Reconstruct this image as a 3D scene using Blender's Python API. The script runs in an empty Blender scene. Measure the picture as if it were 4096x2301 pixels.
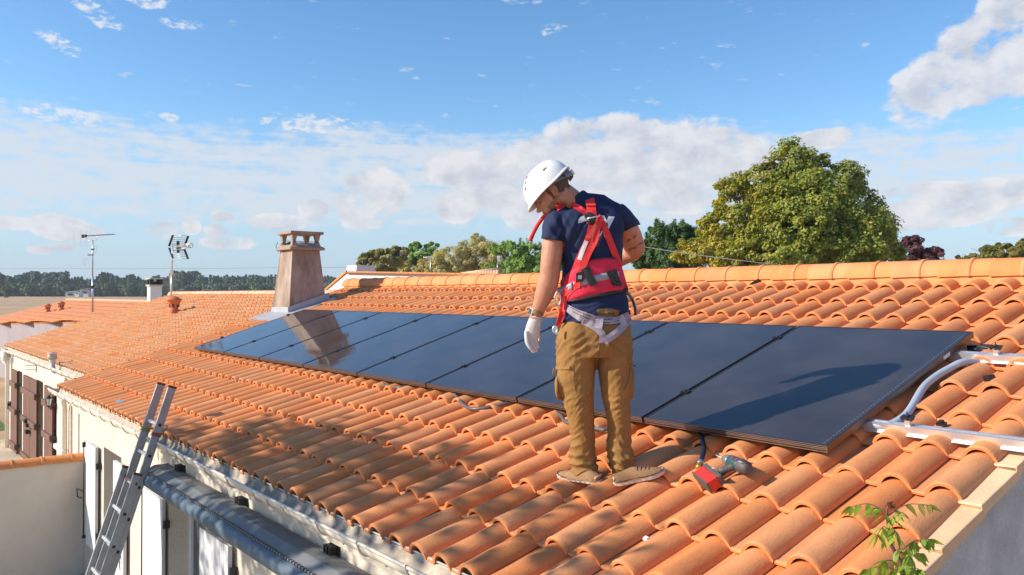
import bpy, bmesh, math, random
import numpy as np
from mathutils import Vector, Matrix, noise as mn
from mathutils.bvhtree import BVHTree
random.seed(7); rng = np.random.RandomState(11)
PI = math.pi
scene = bpy.context.scene
COL = scene.collection
# ------------------------------------------------------------------ camera, sun, sky, exposure
CAM = np.array([11.900, -3.699, 4.039]); YAW = math.radians(51.64); PITCH = math.radians(0.495)
FPX = 3298.07; PW, PH = 4096, 2301
cd = bpy.data.cameras.new('camera'); cam = bpy.data.objects.new('camera', cd); COL.objects.link(cam)
cam.location = CAM; cam.rotation_euler = (PI/2 + PITCH, 0, YAW)
cd.sensor_width = 36; cd.lens = FPX/PW*36; cd.clip_end = 12000; cd.clip_start = .05
scene.camera = cam
SUN_AZ, SUN_EL = -118.0, 29.0
sa, se = math.radians(SUN_AZ), math.radians(SUN_EL)
SUN = np.array([math.cos(sa)*math.cos(se), math.sin(sa)*math.cos(se), math.sin(se)])
sd = bpy.data.lights.new('sun', 'SUN'); so = bpy.data.objects.new('sun', sd); COL.objects.link(so)
EXPO = .64
sd.energy = 4.2; sd.angle = math.radians(.53); sd.color = (1, .90, .76)
so.rotation_euler = Vector(SUN).to_track_quat('Z', 'Y').to_euler(); so.location = (0, -20, 20)
scene.view_settings.view_transform = 'Standard'; scene.view_settings.look = 'None'
scene.view_settings.gamma = 1; scene.view_settings.use_curve_mapping = False; scene.view_settings.exposure = EXPO
scene.render.resolution_x = 1024; scene.render.resolution_y = 575

fw_ = np.array([-math.sin(YAW)*math.cos(PITCH), math.cos(YAW)*math.cos(PITCH), math.sin(PITCH)])
rt_ = np.array([math.cos(YAW), math.sin(YAW), 0.]); up_ = np.cross(rt_, fw_)

def make_world():
    w = bpy.data.worlds.new('World'); scene.world = w; w.use_nodes = True
    nt = w.node_tree; N = nt.nodes; L = nt.links; N.clear()
    def val(x): return x
    def M(op, a, b=None, c=None, clamp=False):
        n = N.new('ShaderNodeMath'); n.operation = op; n.use_clamp = clamp
        for i, s in enumerate((a, b, c)):
            if s is None: continue
            if isinstance(s, (int, float)): n.inputs[i].default_value = s
            else: L.new(s, n.inputs[i])
        return n.outputs[0]
    tc = N.new('ShaderNodeTexCoord'); D = tc.outputs['Generated']
    def dot(v):
        n = N.new('ShaderNodeVectorMath'); n.operation = 'DOT_PRODUCT'; L.new(D, n.inputs[0]); n.inputs[1].default_value = v
        return n.outputs['Value']
    r = dot(tuple(rt_)); f = dot((-math.sin(YAW), math.cos(YAW), 0)); z = dot((0, 0, 1))
    az = M('MULTIPLY', M('ARCTAN2', r, f), 180/PI); el = M('MULTIPLY', M('ARCSINE', z), 180/PI)
    def comb(a, b, c=0.0):
        n = N.new('ShaderNodeCombineXYZ')
        for i, s in enumerate((a, b, c)):
            if isinstance(s, (int, float)): n.inputs[i].default_value = s
            else: L.new(s, n.inputs[i])
        return n.outputs[0]
    def nz(ka, ke, seed, det=7, rough=.58, dist=0.0, oa=0, oe=0):
        n = N.new('ShaderNodeTexNoise'); n.noise_dimensions = '3D'
        n.inputs['Scale'].default_value = 1; n.inputs['Detail'].default_value = det; n.inputs['Roughness'].default_value = rough; n.inputs['Distortion'].default_value = dist
        # on the sphere: use the direction so that the pattern has no seam; stretch by elevation
        L.new(comb(M('MULTIPLY', M('ADD', az, oa), ka), M('MULTIPLY', M('ADD', el, oe), ke), seed), n.inputs['Vector'])
        return n.outputs['Fac']
    def ss(x, a, b):
        n = N.new('ShaderNodeMapRange'); n.interpolation_type = 'SMOOTHSTEP'
        L.new(x, n.inputs['Value']); n.inputs['From Min'].default_value = a; n.inputs['From Max'].default_value = b
        return n.outputs['Result']
    def blob(x, y, sx, sy, rot=0):
        """soft ellipse at a direction of the sky, sizes in degrees"""
        A = math.degrees(math.atan((x-1288)/2074)); E = math.degrees(math.atan((741-y)/2074*math.cos(math.radians(A))))
        da = M('SUBTRACT', az, A); de = M('SUBTRACT', el, E)
        c, s = math.cos(math.radians(rot)), math.sin(math.radians(rot))
        u = M('DIVIDE', M('ADD', M('MULTIPLY', da, c), M('MULTIPLY', de, s)), sx)
        v = M('DIVIDE', M('SUBTRACT', M('MULTIPLY', de, c), M('MULTIPLY', da, s)), sy)
        q = M('ADD', M('MULTIPLY', u, u), M('MULTIPLY', v, v))
        return M('SUBTRACT', 1.0, q)          # 1 in the middle, 0 on the rim, negative outside
    def vmax(lst):
        o = lst[0]
        for k in lst[1:]: o = M('MAXIMUM', o, k)
        return M('MAXIMUM', o, -1.2)
    # veil of altocumulus: a belt right round the horizon
    warp = nz(.045, .12, 3.3, 3)
    belt_top = M('ADD', 10.4, M('MULTIPLY', M('SUBTRACT', warp, .5), 5))
    prof = M('MULTIPLY', ss(M('SUBTRACT', belt_top, el), -1.9, 1.6), ss(el, 3.4, 6.2))
    flake = nz(.62, 1.25, 9.1, 7, .62)
    streak = nz(.10, 1.6, 5.2, 6, .55, .4)
    veil = ss(M('ADD', M('MULTIPLY', prof, .60), M('ADD', M('MULTIPLY', M('SUBTRACT', flake, .5), 1.5), M('MULTIPLY', M('SUBTRACT', streak, .5), 1.1))), .06, .74)
    veil = M('MULTIPLY', veil, M('MULTIPLY', ss(prof, .0, .25), .88))
    # scattered flakes above and haze streaks below
    fl = M('MULTIPLY', ss(nz(.55, 1.5, 21.7, 6, .55), .635, .76), M('MULTIPLY', ss(el, 8, 11), .55))
    # cumulus
    cn = nz(.42, .62, 14.2, 9, .6, .15); cn2 = nz(.42, .62, 14.2, 9, .6, .15, -1.0, .9)
    B = [blob(1560, 395, 9.5, 3.0, 3), blob(1330, 440, 6.5, 2.6, 12), blob(1780, 400, 5.0, 2.6, 0), blob(1180, 430, 4.0, 1.5),
         blob(930, 500, 2.8, 2.4, 25), blob(1150, 520, 1.7, 1.2), blob(1330, 540, 2.0, 1.2), blob(1250, 490, 3.0, 1.3),
         blob(2480, 140, 6.6, 2.5, 27), blob(2400, 175, 4.2, 1.5, 25), blob(2560, 100, 5, 3.0, 20), blob(2530, 215, 4.0, 1.0, 12), blob(2080, 345, 2.0, .7, 4),
         blob(150, 570, 2.0, .9, -12), blob(205, 585, 1.4, .7), blob(580, 610, 2.0, .55), blob(545, 580, .9, .55), blob(790, 530, 1.2, .9),
         blob(410, 580, 1.2, .7), blob(480, 570, .7, .6), blob(700, 560, 2.3, .7), blob(560, 545, .8, .4), blob(100, 628, .9, .3), blob(165, 622, .9, .3), blob(20, 560, 1.4, .5),
         blob(2420, 500, 5.0, 1.1, 6), blob(2300, 550, 6.0, .9, 2), blob(2540, 570, 1.6, .7, 0), blob(2330, 480, 3, .6), blob(1700, 500, 3.2, 1.1),
         # beyond the frame, the same kind of sky goes on
         blob(-2500, 380, 9, 2.5), blob(5200, 420, 12, 3, 5), blob(-900, 520, 6, 1.6), blob(3700, 300, 9, 2.6, 12)]
    B2 = [blob(235, 30, 1.8, .65, -22), blob(265, 58, 1.2, .35, -8), blob(150, 108, 1.6, .5, -20), blob(455, 58, 1.6, .4), blob(370, 5, 1.6, .4),
         blob(160, 288, 2.6, .55, -3), blob(425, 293, .7, .35), blob(1385, 78, 1.3, .3, 14), blob(790, 310, 3.6, .7, 0), blob(700, 305, 1.6, .4), blob(-1400, 200, 4, 1), blob(4200, 120, 5, 1.2)]
    pr = vmax(B)
    q = M('ADD', M('MULTIPLY', M('MINIMUM', M('MAXIMUM', pr, -1.0), .5), .85), M('MULTIPLY', M('SUBTRACT', cn, .52), 1.75))
    cum = ss(q, .0, .34)
    fin = nz(1.15, 2.1, 31.3, 8, .66, .25)
    q2 = M('ADD', M('MULTIPLY', M('MINIMUM', M('MAXIMUM', vmax(B2), -1.0), .6), .42), M('MULTIPLY', M('SUBTRACT', fin, .53), 2.1))
    wisp = M('MULTIPLY', ss(q2, .0, .42), .85)
    # underside shading: where there is more cloud towards the sun (up and to the left) it is greyer
    shade = M('MULTIPLY', M('SUBTRACT', cn2, cn), 3.0)
    sh = M('ADD', .46, shade, clamp=True)
    under = ss(M('ADD', q, M('MULTIPLY', sh, .0)), .15, .75)
    sh = M('ADD', M('MULTIPLY', sh, .75), M('MULTIPLY', under, .22), clamp=True)
    def mixc(fac, a, b):
        n = N.new('ShaderNodeMix'); n.data_type = 'RGBA'
        if isinstance(fac, float): n.inputs[0].default_value = fac
        else: L.new(fac, n.inputs[0])
        for i, s in ((6, a), (7, b)):
            if isinstance(s, tuple): n.inputs[i].default_value = s + (1,)
            else: L.new(s, n.inputs[i])
        return n.outputs[2]
    sky = N.new('ShaderNodeTexSky'); sky.sky_type = 'NISHITA'; sky.sun_disc = False
    sky.sun_elevation = se; sky.sun_rotation = PI/2 - sa
    sky.altitude = 40; sky.air_density = 1.0; sky.dust_density = .35; sky.ozone_density = 3.0
    K = 1/SKY/2**EXPO
    hs = N.new('ShaderNodeHueSaturation'); hs.inputs['Saturation'].default_value = 1.18; hs.inputs['Value'].default_value = 1.0; L.new(sky.outputs[0], hs.inputs['Color'])
    # a little more white towards the horizon: summer haze
    base = mixc(M('MULTIPLY', ss(el, 13.0, 0.0), .85), hs.outputs[0], (.44*K, .60*K, .79*K))
    veilc = (.70*K, .76*K, .84*K)
    c1 = mixc(M('ADD', veil, fl, clamp=True), base, veilc); c1 = mixc(wisp, c1, (.82*K, .84*K, .88*K))
    cc = mixc(sh, (.86*K, .86*K, .88*K), (.52*K, .56*K, .67*K))
    c2 = mixc(M('MULTIPLY', cum, .92), c1, cc)
    bg = N.new('ShaderNodeBackground'); L.new(c2, bg.inputs['Color']); bg.inputs['Strength'].default_value = SKY
    out = N.new('ShaderNodeOutputWorld'); L.new(bg.outputs[0], out.inputs['Surface'])
SKY = 0.125
make_world()

# ------------------------------------------------------------------ coordinates
def ray(x, y): return (x-PW/2)/FPX*rt_ + (PH/2-y)/FPX*up_ + fw_
def P(x, y, d): return CAM + ray(x, y)*d                      # point at depth d along a sight line of the survey
def onp(x, y, ax, c):                                          # point where a sight line meets the plane axis = c
    r = ray(x, y); return CAM + r*((c-CAM[ax])/r[ax])
SL = math.radians(17.344); CS, SN = math.cos(SL), math.sin(SL); ZG = 3.3
RU = np.array([0, CS, SN]); RN = np.array([0, -SN, CS]); O = np.array([0, 0, ZG])
def RP(x, b, n=0.0): return np.array([x, 0, 0]) + RU*b + RN*n + O
def onroof(x, y, n=-.08):
    r = ray(x, y); c = CAM-O; t = (n-c@RN)/(r@RN); X = c+t*r
    return np.array([X[0], X@RU, n])
def RPx(px, py, n=-.08): return RP(*onroof(px, py, n))

# ------------------------------------------------------------------ materials
MATS = {}
def mat(name, col, rough=.6, var=.12, scale=8, bump=.0, bscale=60, metal=0, spec=.5, col2=None, stain=None, stscale=2.5, stlo=.5, sthi=.72,
        trans=None, perobj=0.0, island=0.0, attr=None, stretch=None, coat=0, fine=0.0, emis=None):
    if name in MATS: return MATS[name]
    m = bpy.data.materials.new(name); m.use_nodes = True; nt = m.node_tree; N = nt.nodes; L = nt.links
    b = N['Principled BSDF']; out = N['Material Output']
    b.inputs['Roughness'].default_value = rough; b.inputs['Metallic'].default_value = metal
    b.inputs['Specular IOR Level'].default_value = spec; b.inputs['Coat Weight'].default_value = coat
    geo = N.new('ShaderNodeNewGeometry'); vec = geo.outputs['Position']
    if stretch:
        mp = N.new('ShaderNodeMapping'); mp.inputs['Scale'].default_value = stretch; L.new(vec, mp.inputs[0]); vec = mp.outputs[0]
    def noise(sc, det=6, r=.6):
        n = N.new('ShaderNodeTexNoise'); n.inputs['Scale'].default_value = sc; n.inputs['Detail'].default_value = det; n.inputs['Roughness'].default_value = r
        L.new(vec, n.inputs['Vector']); return n.outputs['Fac']
    def rmp(x, a, c, lo=0, hi=1):
        n = N.new('ShaderNodeMapRange'); L.new(x, n.inputs[0]); n.inputs[1].default_value = a; n.inputs[2].default_value = c
        n.inputs[3].default_value = lo; n.inputs[4].default_value = hi; return n.outputs[0]
    def mix(f, a, c, bt='MIX'):
        n = N.new('ShaderNodeMix'); n.data_type = 'RGBA'; n.blend_type = bt
        if isinstance(f, (int, float)): n.inputs[0].default_value = f
        else: L.new(f, n.inputs[0])
        for i, s in ((6, a), (7, c)):
            if isinstance(s, (tuple, list)): n.inputs[i].default_value = tuple(s[:3])+(1,)
            else: L.new(s, n.inputs[i])
        return n.outputs[2]
    if attr:
        a = N.new('ShaderNodeAttribute'); a.attribute_name = attr; c = a.outputs['Color']
    else: c = tuple(col)
    if col2 is not None: c = mix(rmp(noise(scale*.6), .35, .65), c, col2)
    if perobj:
        oi = N.new('ShaderNodeObjectInfo'); s = oi.outputs['Random']
        if island:
            add = N.new('ShaderNodeMath'); add.operation = 'ADD'; L.new(s, add.inputs[0]); L.new(geo.outputs['Random Per Island'], add.inputs[1])
            fr = N.new('ShaderNodeMath'); fr.operation = 'FRACT'; L.new(add.outputs[0], fr.inputs[0]); s = fr.outputs[0]
        hv = N.new('ShaderNodeHueSaturation')
        L.new(rmp(s, 0, 1, 1-perobj, 1+perobj), hv.inputs['Value'])
        m2 = N.new('ShaderNodeMath'); m2.operation = 'MULTIPLY'; L.new(s, m2.inputs[0]); m2.inputs[1].default_value = 7.31
        m3 = N.new('ShaderNodeMath'); m3.operation = 'FRACT'; L.new(m2.outputs[0], m3.inputs[0])
        L.new(rmp(m3.outputs[0], 0, 1, .5-perobj*.06, .5+perobj*.06), hv.inputs['Hue'])
        L.new(rmp(m3.outputs[0], 0, 1, 1+perobj*.7, 1-perobj*.9), hv.inputs['Saturation'])
        if isinstance(c, tuple): hv.inputs['Color'].default_value = c+(1,)
        else: L.new(c, hv.inputs['Color'])
        c = hv.outputs[0]
    if var:
        v = rmp(noise(scale), .25, .75, 1-var, 1+var); cb = N.new('ShaderNodeCombineXYZ')
        for i in range(3): L.new(v, cb.inputs[i])
        c = mix(1.0, c, cb.outputs[0], 'MULTIPLY')
    if stain:
        c = mix(rmp(noise(stscale, 8, .65), stlo, sthi, 0, .9), c, stain)
    if fine:
        v = rmp(noise(170, 3), .56, .70, 0, fine); c = mix(v, c, (.12, .07, .045))
    if isinstance(c, tuple): b.inputs['Base Color'].default_value = c+(1,)
    else: L.new(c, b.inputs['Base Color'])
    if bump:
        bp = N.new('ShaderNodeBump'); bp.inputs['Strength'].default_value = bump; bp.inputs['Distance'].default_value = .01
        L.new(noise(bscale, 5), bp.inputs['Height']); L.new(bp.outputs[0], b.inputs['Normal'])
    if emis: b.inputs['Emission Color'].default_value = emis+(1,)
    if trans:
        t = N.new('ShaderNodeBsdfTranslucent')
        mm = mix(1.0, c, (1.25, 1.3, .7), 'MULTIPLY'); L.new(mm, t.inputs[0])
        ms = N.new('ShaderNodeMixShader'); ms.inputs[0].default_value = trans
        L.new(b.outputs[0], ms.inputs[1]); L.new(t.outputs[0], ms.inputs[2]); L.new(ms.outputs[0], out.inputs[0])
    MATS[name] = m; return m

TERRA = mat('terracotta_tile', (.70, .270, .097), .80, .14, 9, .22, 120, stretch=(1, .42, .42), perobj=.055, island=1, stain=(.50, .20, .09), stscale=3.2, stlo=.5, sthi=.8, fine=.28, spec=.3)
TERRA2 = mat('terracotta_tile_pale', (.76, .35, .145), .8, .10, 6, .2, 80, perobj=.09, island=1, stain=(.76, .46, .27), stscale=1.6, stlo=.5, sthi=.75, fine=.3, spec=.3)
TERRA3 = mat('terracotta_plain', (.66, .25, .085), .75, .12, 12, .1, 100, spec=.3)
PEACH = mat('peach_tile', (.76, .47, .27), .8, .10, 7, .2, 90, perobj=.06, fine=.2)
STUCCO = mat('cream_render', (.68, .605, .50), .9, .10, 3, .8, 90, stain=(.60, .53, .44), stscale=1.4, stlo=.5, sthi=.85)
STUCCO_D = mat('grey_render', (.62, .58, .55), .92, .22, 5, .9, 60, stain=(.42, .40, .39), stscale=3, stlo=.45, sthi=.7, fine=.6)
STUCCO_W = mat('white_render', (.80, .74, .68), .9, .05, 3, .3, 60)
MORTAR = mat('mortar', (.62, .52, .40), .95, .2, 12, .8, 80)
GUTTER = mat('cream_gutter', (.76, .70, .60), .45, .10, 4, .05, 40, stain=(.5, .42, .32), stscale=4, stlo=.5, sthi=.8)
WHITEP = mat('white_paint', (.80, .80, .80), .4, .05, 6, .1, 50)
WHITEJ = mat('shutter_joint', (.52, .53, .56), .6, .05, 6)
BROWN = mat('brown_shutter_wood', (.16, .075, .052), .65, .25, 9, .4, 70, stretch=(1, 1, .15))
GUTIN = mat('gutter_inside', (.50, .43, .34), .85, .3, 14, .3, 60, stain=(.32, .26, .19), stscale=9, stlo=.45, sthi=.7)
DARK = mat('dark_interior', (.03, .03, .035), .6, 0)
ALU = mat('aluminium', (.80, .80, .82), .36, .04, 20, metal=.75)
ALU_L = mat('ladder_aluminium', (.40, .41, .42), .48, .10, 20, metal=.55, stain=(.34, .31, .30), stscale=8)
STEEL = mat('galvanised_steel', (.5, .52, .54), .4, .15, 14, metal=.8)
LEAD = mat('zinc_flashing', (.40, .41, .43), .55, .12, 9, metal=.35, bump=.15, bscale=20)
BLACKP = mat('black_plastic', (.018, .018, .02), .5, 0)
BLUEGREY = mat('awning_case', (.085, .125, .165), .6, .08, 3)
BLUEGREY2 = mat('awning_cover', (.16, .17, .175), .6, .15, 5)
CONCR = mat('weathered_concrete', (.40, .315, .25), .92, .28, 11, .6, 60, stain=(.19, .11, .07), stscale=4.2, stlo=.40, sthi=.66, stretch=(1, 1, .28), fine=.3)
CONCR2 = mat('chimney_pot_concrete', (.36, .265, .20), .92, .2, 14, .5, 80, fine=.4)
FRAME = mat('panel_frame', (.13, .10, .09), .34, 0, metal=.9)
EDGE = mat('panel_frame_ridge', (.50, .46, .43), .35, 0, metal=.8)
CONDUIT = mat('grey_conduit', (.37, .42, .50), .45, .05, 20)
HOSE = mat('dark_conduit', (.10, .10, .11), .38, .1, 30)

# ------------------------------------------------------------------ mesh helpers
ORG = {}
class MB:
    def __init__(s): s.v = []; s.f = []; s.sm = []
    def add(s, vs, fs, smooth=False):
        o = len(s.v); s.v += [tuple(map(float, q)) for q in vs]; s.f += [tuple(i+o for i in q) for q in fs]; s.sm += [smooth]*len(fs); return s
    def box(s, lo, hi):
        x0, y0, z0 = lo; x1, y1, z1 = hi
        return s.add([(x0, y0, z0), (x1, y0, z0), (x1, y1, z0), (x0, y1, z0), (x0, y0, z1), (x1, y0, z1), (x1, y1, z1), (x0, y1, z1)],
                     [(0, 3, 2, 1), (4, 5, 6, 7), (0, 1, 5, 4), (1, 2, 6, 5), (2, 3, 7, 6), (3, 0, 4, 7)])
    def obox(s, c, ax, half, bev=0):
        c = np.array(c, float); A = [np.array(a, float)/np.linalg.norm(a)*h for a, h in zip(ax, half)]
        vs = [c+A[0]*i+A[1]*j+A[2]*k for k in (-1, 1) for (i, j) in ((-1, -1), (1, -1), (1, 1), (-1, 1))]
        return s.add(vs, [(0, 3, 2, 1), (4, 5, 6, 7), (0, 1, 5, 4), (1, 2, 6, 5), (2, 3, 7, 6), (3, 0, 4, 7)])
    def tube(s, pts, r, n=8, cap=True, smooth=True):
        pts = [np.array(q, float) for q in pts]; rr = r if isinstance(r, (list, tuple)) else [r]*len(pts)
        rings = []; prev = None
        for i, q in enumerate(pts):
            t = pts[min(i+1, len(pts)-1)]-pts[max(i-1, 0)]; t = t/(np.linalg.norm(t)+1e-12)
            if prev is None:
                a = np.array([0, 0, 1.]) if abs(t[2]) < .9 else np.array([1., 0, 0]); u = np.cross(t, a)
            else: u = prev-t*(prev@t)
            u = u/np.linalg.norm(u); prev = u; w = np.cross(t, u)
            rings += [q+(u*math.cos(2*PI*k/n)+w*math.sin(2*PI*k/n))*rr[i] for k in range(n)]
        fs = [(i*n+k, i*n+(k+1) % n, (i+1)*n+(k+1) % n, (i+1)*n+k) for i in range(len(pts)-1) for k in range(n)]
        s.add(rings, fs, smooth)
        if cap:
            m = len(pts)-1
            o = len(s.v)-len(rings); s.f += [tuple(o+k for k in reversed(range(n))), tuple(o+m*n+k for k in range(n))]; s.sm += [False, False]
        return s
    def prism(s, poly, vec, smooth=False):
        n = len(poly); poly = [np.array(q, float) for q in poly]; v = np.array(vec, float)
        s.add(poly+[q+v for q in poly], [(i, (i+1) % n, n+(i+1) % n, n+i) for i in range(n)], smooth)
        o = len(s.v)-2*n; s.f += [tuple(o+i for i in reversed(range(n))), tuple(o+n+i for i in range(n))]; s.sm += [False, False]; return s
    def lathe(s, c, prof, n=20, ax=None):
        c = np.array(c, float)
        vs = [c+np.array([r*math.cos(2*PI*k/n), r*math.sin(2*PI*k/n), z]) for r, z in prof for k in range(n)]
        fs = [(i*n+k, i*n+(k+1) % n, (i+1)*n+(k+1) % n, (i+1)*n+k) for i in range(len(prof)-1) for k in range(n)]
        return s.add(vs, fs, True)
    def sheet(s, grid, smooth=True):
        r, c = len(grid), len(grid[0])
        return s.add([q for row in grid for q in row], [(i*c+j, i*c+j+1, (i+1)*c+j+1, (i+1)*c+j) for i in range(r-1) for j in range(c-1)], smooth)
def mesh(name, v, f, sm=None):
    me = bpy.data.meshes.new(name)
    me.from_pydata([tuple(q) for q in v], [], f)
    if sm is not None: me.polygons.foreach_set('use_smooth', sm)
    me.update(); return me
def tag(o, label=None, cat=None, group=None, kind=None):
    if label: o['label'] = label
    if cat: o['category'] = cat
    if group: o['group'] = group
    if kind: o['kind'] = kind
    return o
def thing(name, loc, label, cat, group=None):
    o = bpy.data.objects.new(name, None); COL.objects.link(o); o.location = tuple(map(float, loc)); o.empty_display_size = .1
    ORG[o.name] = np.array(loc, float); return tag(o, label, cat, group)
def build(name, mb, m, parent=None, label=None, cat=None, group=None, kind=None, fixn=False):
    org = ORG[parent.name] if parent is not None else np.zeros(3)
    v = np.array(mb.v)-org
    me = mesh(name, v, mb.f, mb.sm); me.materials.append(m)
    if fixn:
        bm = bmesh.new(); bm.from_mesh(me); bmesh.ops.recalc_face_normals(bm, faces=bm.faces); bm.to_mesh(me); bm.free()
    o = bpy.data.objects.new(name, me); COL.objects.link(o)
    if parent is not None: o.parent = parent; ORG[o.name] = org
    else: ORG[o.name] = np.zeros(3)
    return tag(o, label, cat, group, kind)
def inst(name, me, mtx, parent):
    o = bpy.data.objects.new(name, me); COL.objects.link(o); o.parent = parent
    org = ORG[parent.name]; o.matrix_local = Matrix.Translation(Vector(-org)) @ mtx
    ORG[o.name] = org; return o
def mtx(c, ax, ay, az, s=(1, 1, 1)):
    M4 = Matrix.Identity(4)
    for i in range(3):
        M4[i][0] = ax[i]*s[0]; M4[i][1] = ay[i]*s[1]; M4[i][2] = az[i]*s[2]; M4[i][3] = c[i]
    return M4
def bevel(o, w=.004, seg=2):
    b = o.modifiers.new('bevel', 'BEVEL'); b.width = w; b.segments = seg; b.limit_method = 'ANGLE'; return o
# ------------------------------------------------------------------ ground
def gz(x, y):
    d = math.hypot(x-CAM[0], y-CAM[1]); t = min(max((d-60)/270, 0), 1); t = t*t*(3-2*t)
    h = .5+2.75*t
    return h
def make_ground():
    rs = [0, 4, 8, 12, 16, 20, 26, 34, 44, 56, 70, 90, 115, 145, 180, 220, 265, 330, 450, 600, 750, 900]
    n = 96; v = [(CAM[0], CAM[1], gz(*CAM[:2]))]; f = []
    for r in rs[1:]:
        for k in range(n):
            a = 2*PI*k/n; x = CAM[0]+r*math.cos(a); y = CAM[1]+r*math.sin(a)
            v.append((x, y, gz(x, y)+(mn.noise((x*.02, y*.02, 0))*.12 if r > 70 else 0)))
    f += [(0, 1+k, 1+(k+1) % n) for k in range(n)]
    for i in range(len(rs)-2):
        o = 1+i*n
        f += [(o+k, o+n+k, o+n+(k+1) % n, o+(k+1) % n) for k in range(n)]
    me = mesh('ground', v, f, [True]*len(f))
    m = mat('dry_field', (.50, .32, .17), .95, .22, .35, .3, 3, col2=(.43, .28, .145), stain=(.33, .23, .11), stscale=.08, stlo=.5, sthi=.62)
    me.materials.append(m); o = bpy.data.objects.new('ground', me); COL.objects.link(o); tag(o, kind='structure')
    # terrace and lawn beside the far house
    mb = MB(); mb.sheet([[(-11.6, -9, .505), (10.5, -9, .505)], [(-11.6, 5, .505), (10.5, 5, .505)]])
    build('terrace', mb, mat('pale_gravel', (.50, .41, .30), .95, .2, 25, .6, 90, fine=.3), kind='structure')
    mb = MB(); mb.sheet([[(-26, -12, .512), (-13.2, -12, .512)], [(-26, -.6, .512), (-13.2, -.6, .512)]])
    build('lawn', mb, mat('lawn_grass', (.09, .15, .035), .95, .35, 6, .8, 60), kind='structure')
    mb = MB()
    for k in range(2600):
        x = rng.uniform(-24, -13.3); y = rng.uniform(-8, -.7); a = rng.uniform(0, 6.28); h = rng.uniform(.03, .09); q = rng.uniform(-.03, .03, 2)
        mb.add([(x, y, .51), (x+.02*math.cos(a), y+.02*math.sin(a), .51), (x+q[0], y+q[1], .51+h)], [(0, 1, 2)])
    build('grass', mb, MATS['lawn_grass'], kind='stuff')
make_ground()

# ------------------------------------------------------------------ roof tiles
def tile_geo(w, L, h, pitch, ns=11, lift=.024, under=True, chan=.27):
    """interlocking roman tile: flat channel on the left, round roll on the right; x across, y up the slope, z off the roof"""
    def prof(hh):
        p = [(0, .003), (chan*.5*w, 0), (chan*w, 0.0)]
        for i in range(1, ns+1):
            s = i/ns; x = chan*w+(1-chan)*w*(.5-.5*math.cos(PI*s)); t = (x-chan*w)/((1-chan)*w)
            z = hh*max(0, 1-(2*t-1)**2)**.62
            p.append((x, z+.003*s))
        return p
    po = prof(h); pb = prof(h*.86); n = len(po)
    # inner profile
    pin = []
    cx = w*(chan+(1-chan)/2)
    for (x, z) in po:
        if x <= chan*w+1e-6: pin.append((x, z-.013))
        else: pin.append((cx+(x-cx)*.84, max(z-.014, -.012)))
    ln = lambda y: lift*(1-y/pitch)
    v = []; f = []; sm = []
    def ring(p, y, dz=0):
        o = len(v); v.extend((x, y, z+ln(y)+dz) for x, z in p); return o
    def strip(a, b, s):
        for i in range(n-1): f.append((a+i, a+i+1, b+i+1, b+i)); sm.append(s)
    A = ring(po, 0, -.003); B = ring(po, .007, .0022); B2 = ring(po, .024, 0.0); C = ring(pb, L)
    strip(A, B, True); strip(B, B2, True); strip(B2, C, True)
    if under:
        A2 = ring(po, 0, -.003); D = ring(pin, 0.001); E_ = ring(pin, .09)
        strip(D, A2, False)
        D2 = ring(pin, 0.001); strip(E_, D2, True)
    # right edge foot face
    return np.array(v), f, sm
def tile_field(rootname_rest, house, m, org, ex, ey, en, cols, rows, w, pitch, geo, skip, nearest=300, spread=.004, scales=None):
    v, f, sm = geo
    me = mesh('roof_tile', v, f, sm); me.materials.append(m)
    cells = []
    for i in range(cols):
        for j in range(rows):
            c = org+ex*(i*w)+ey*(j*pitch)
            q = skip(i, j, c)
            if q == 'skip': continue
            c = c+en*rng.uniform(-spread, spread)*.6+ey*rng.uniform(-spread, spread)+ex*rng.uniform(-1, 1)*spread*.35
            cells.append((np.linalg.norm(c-CAM)+(1e3 if q == 'hidden' else 0), c, i, j))
    cells.sort(key=lambda t: t[0])
    RV = []; RF = []; RS = []; off = 0
    for k, (d, c, i, j) in enumerate(cells):
        a = rng.normal(0, .0035); r = rng.normal(0, .006)
        ax = ex*math.cos(a)+ey*math.sin(a); ay = ey*math.cos(a)-ex*math.sin(a); ay = ay+en*r; ay /= np.linalg.norm(ay); az = np.cross(ax, ay)
        sy = 1 if scales is None else scales(i, j)
        if k < nearest and d < 900:
            inst('roof_tile', me, mtx(c, ax, ay, az, (1, sy, 1)), house)
        else:
            RV.append(c+v[:, :1]*ax+v[:, 1:2]*ay*sy+v[:, 2:3]*az); RF += [tuple(q+off for q in g) for g in f]; RS += sm; off += len(v)
    if RV:
        V = np.concatenate(RV)-ORG[house.name]
        me2 = mesh(rootname_rest, V, RF, RS); me2.materials.append(m)
        o = bpy.data.objects.new(rootname_rest, me2); COL.objects.link(o); o.parent = house; tag(o, kind='stuff'); ORG[o.name] = ORG[house.name]
def half_tile_geo(R0, R1, L, n=12, th=.014, a0=-.1):
    v = []; f = []; sm = []
    def ring(R, x):
        o = len(v)
        for k in range(n+1):
            a = a0+(PI-2*a0)*k/n; v.append((x, math.cos(a)*R, math.sin(a)*R))
        return o
    def strip(a, b, s):
        for i in range(n): f.append((a+i, a+i+1, b+i+1, b+i)); sm.append(s)
    r = ring(R0, 0); r2 = ring(R1, L); strip(r2, r, True)
    r = ring(R0-th, 0); r2 = ring(R0, 0); strip(r2, r, False)
    r = ring(R1-th, L); r2 = ring(R1, L); strip(r, r2, False)
    # raised collar in the middle of the tile
    xm = L*.52; c = [(xm, R0+.000), (xm+.006, R0+.006), (xm+.03, R0+.005), (xm+.034, R0-.001)]
    pr = None
    for x, R in c:
        q = ring(R, x)
        if pr is not None: strip(q, pr, True)
        pr = q
    return np.array(v), f, sm
EX = np.array([1., 0, 0])
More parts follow.
